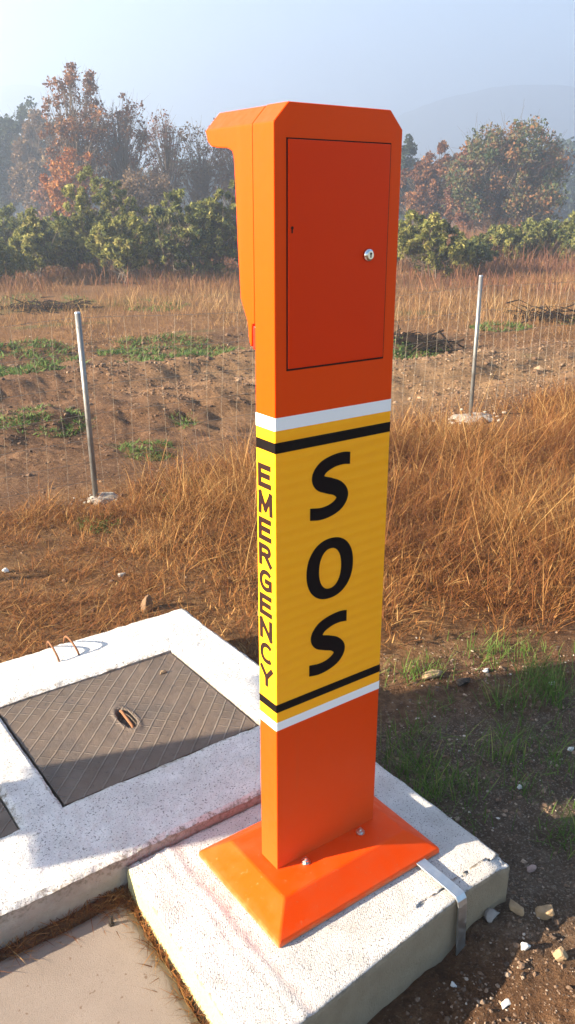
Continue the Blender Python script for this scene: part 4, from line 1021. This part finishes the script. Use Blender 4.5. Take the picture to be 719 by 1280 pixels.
# shrubs, left to right
rob = dict(crown0=.03, nclump=170, nleaf=64, size=.055, elong=2.5, droop=.45, multi=6, clump_r=.05)
for u, vt, D_, wpx, leaf, lab in [
    (-20, 292, 23, 80, 'olive', 'green shrub cut by the left photo edge'),
    (6, 262, 29, 70, 'green', 'dark shrub behind the shrubs at the left photo edge'),
    (35, 262, 24.5, 92, 'olive', 'broad olive shrub below the hazy brown tree'),
    (78, 262, 26, 84, 'green', 'dark green shrub below the bright orange tree'),
    (122, 212, 25, 92, 'olive', 'tallest olive green shrub below the spreading tree'),
    (152, 262, 23, 80, 'olive', 'dark shrub in front of the tallest shrub'),
    (196, 258, 26.5, 84, 'olive', 'yellowish green shrub right of the tallest shrub'),
    (232, 240, 24.5, 86, 'green', 'full green shrub left of the pillar, leaning to it'),
    (272, 226, 25, 90, 'olive', 'olive shrub touching the pillar hood edge'),
    (330, 250, 26, 90, 'green', 'green shrub behind the pillar'),
    (540, 262, 24.5, 84, 'olive', 'large leafy green shrub just right of the pillar'),
    (592, 296, 27, 70, 'green', 'low green shrub under the big round tree'),
    (637, 280, 31, 76, 'olive', 'pale green shrub in the row at right, under the round tree'),
    (684, 270, 32, 74, 'green', 'green shrub in the row near the right photo edge'),
    (727, 258, 31, 76, 'green', 'green shrub cut by the right photo edge'),
    (480, 270, 27, 80, 'green', 'green shrub hidden by the pillar')]:
    kw = dict(rob); kw['top'] = ('round', 'tall', 'round', 'cone')[int(u) % 4]; wpx *= (1.18, .92, 1.05)[int(u) % 3]
    plant('shrub', u, vt, D_, lab, 'shrub', leaf, wpx, GS, **kw)
# low rusty undergrowth in front of the right hand shrubs and at the trees' feet
def under_d(x, y):
    v = np.stack([x-CAM[0], y-CAM[1]], -1); d = np.hypot(v[:, 0], v[:, 1]); a = np.degrees(np.arctan2(v[:, 0], v[:, 1]))
    c = fbm(x*.4, y*.4, 151); return np.clip(sstep(19, 23, d+3*(c-.5))*sstep(48, 40, d)*(.3+1.2*(c-.3)), 0, 1)
P_ = scatter(4, 46, 10, 46, 110000, under_d, 60, 60); n = len(P_); d_ = np.hypot(P_[:, 0]-CAM[0], P_[:, 1]-CAM[1]); c1 = fbm(P_[:, 0]*.3, P_[:, 1]*.3, 155)
grass('rusty_undergrowth', LEAF['red'], P_, (.20+.45*RS.rand(n))*(.4+1.0*c1)*(1+sstep(24, 34, d_)*1.2), RS.uniform(.010, .024, n), np.abs(RS.normal(0, .3, n)), RS.uniform(0, 2*PI, n), np.abs(RS.normal(.2, .3, n)), np.clip(.5+.9*(c1-.5)+RS.normal(0, .2, n), 0, .95), 'reddish brown undergrowth below the shrubs and trees', 'undergrowth', 2)
# far off wood that reads as one mass
def far_wood():
    rs = np.random.RandomState(5); cents = []
    for u in np.arange(-180, 900, 7.0):
        D_ = rs.uniform(105, 135); vt = 205-10*math.sin(u*.021)-8*math.sin(u*.06)+rs.normal(0, 6)
        if u > 670: vt -= 16
        p = at(u, 258, D_); top = at(u, vt, D_)[2]
        for k in range(26):
            f = rs.rand(); cents.append((p[0]+rs.normal(0, 1.3), p[1]+rs.normal(0, 1.3), .3+(top-.3)*f))
    cents = np.array(cents); q, t = leaf_cloud(cents, np.full(len(cents), 1.0), 16, .55, rs)
    return npmesh('far_wood', q.reshape(-1, 3), np.arange(q.shape[0]*4).reshape(-1, 4), None, {'tone': np.repeat(t, 4)})
tag(link('far_wood', far_wood(), LEAF['dark']), 'hazy blue band of far woodland behind the trees', 'woodland', kind='stuff')

# ------------------------------------------------------------------ made-up occluders out of view, shaped to shade the lid and the soil
def qpt(q, dist):                  # point at cross-sun offset q, dist metres towards the sun
    k = sh[1]/sh[0]                # shadow lines: y - k x = q
    return np.array([-dist, q - k*dist])
cx = 2.6
a = math.atan2(sh[1], sh[0])
def sunbox(q0, q1, z0, z1, dist, th):
    """a box whose broad side faces the sun, spanning cross-sun offsets q0..q1"""
    p0, p1 = qpt(q0, dist), qpt(q1, dist); c = (p0+p1)/2; c2 = c
    wd = (q1-q0)*math.cos(a); bm = bmesh.new(); box(bm, -th/2, th/2, -wd/2, wd/2, z0, z1, .006)
    # centre measured square to the shadow lines
    bmesh.ops.rotate(bm, cent=(0, 0, 0), matrix=Matrix.Rotation(a, 3, 'Z'), verts=bm.verts); bmesh.ops.translate(bm, vec=(c2[0], c2[1], 0), verts=bm.verts)
    return bm
M['occluder'] = paint('grey_occluder', (.40, .41, .40), .5, .1, .05, .05)
p = qpt(.46, cx); occ_box = thing('box_occluder', 'added grey box on a narrow foot, unseen, shading the lid from the left', 'occluder', (p[0], p[1], -.2))  # unseen box, added and shaped to throw the shade on the lid
bmo('occluder_foot', sunbox(.40, .67, -.30, .90, cx, .22), M['occluder'], occ_box, False, True)
bmo('occluder_body', sunbox(.245, .735, .90, 1.75, cx, .25), M['occluder'], occ_box, False, True)
bmo('cap', sunbox(.225, .755, 1.75, 1.79, cx, .29), M['occluder'], occ_box, False, True)  # top edge of the added box
p = qpt(.72, cx+.9); occ_sheet = thing('sheet_occluder', 'added grey sheet on a thin post, unseen, shading the soil at right', 'road sign', (p[0], p[1], -.2))  # unseen sheet, added for the wide shade on the soil
d3 = cx+.9
bmo('panel', sunbox(.36, 1.055, 1.52, 2.65, d3, .012), M['zinc'], occ_sheet, False, True)  # flat sheet that blocks the sun
pp = qpt(.55, d3+.03); bm = bmesh.new(); cyl(bm, (pp[0], pp[1], -.4), (pp[0], pp[1], 2.6), .03, n=16); bmo('pole', bm, M['zinc'], occ_sheet, True, True)

# ------------------------------------------------------------------ render look
sc.view_settings.view_transform = 'Standard'; sc.view_settings.look = 'None'; sc.view_settings.gamma = 1.0; sc.view_settings.use_curve_mapping = False
sc.view_settings.exposure = 2.2
sc.render.engine = 'CYCLES'
sc.cycles.use_denoising = True
sc.cycles.max_bounces = 6; sc.cycles.diffuse_bounces = 3; sc.cycles.glossy_bounces = 3; sc.cycles.transmission_bounces = 4; sc.cycles.volume_bounces = 1
sc.cycles.sample_clamp_indirect = 6
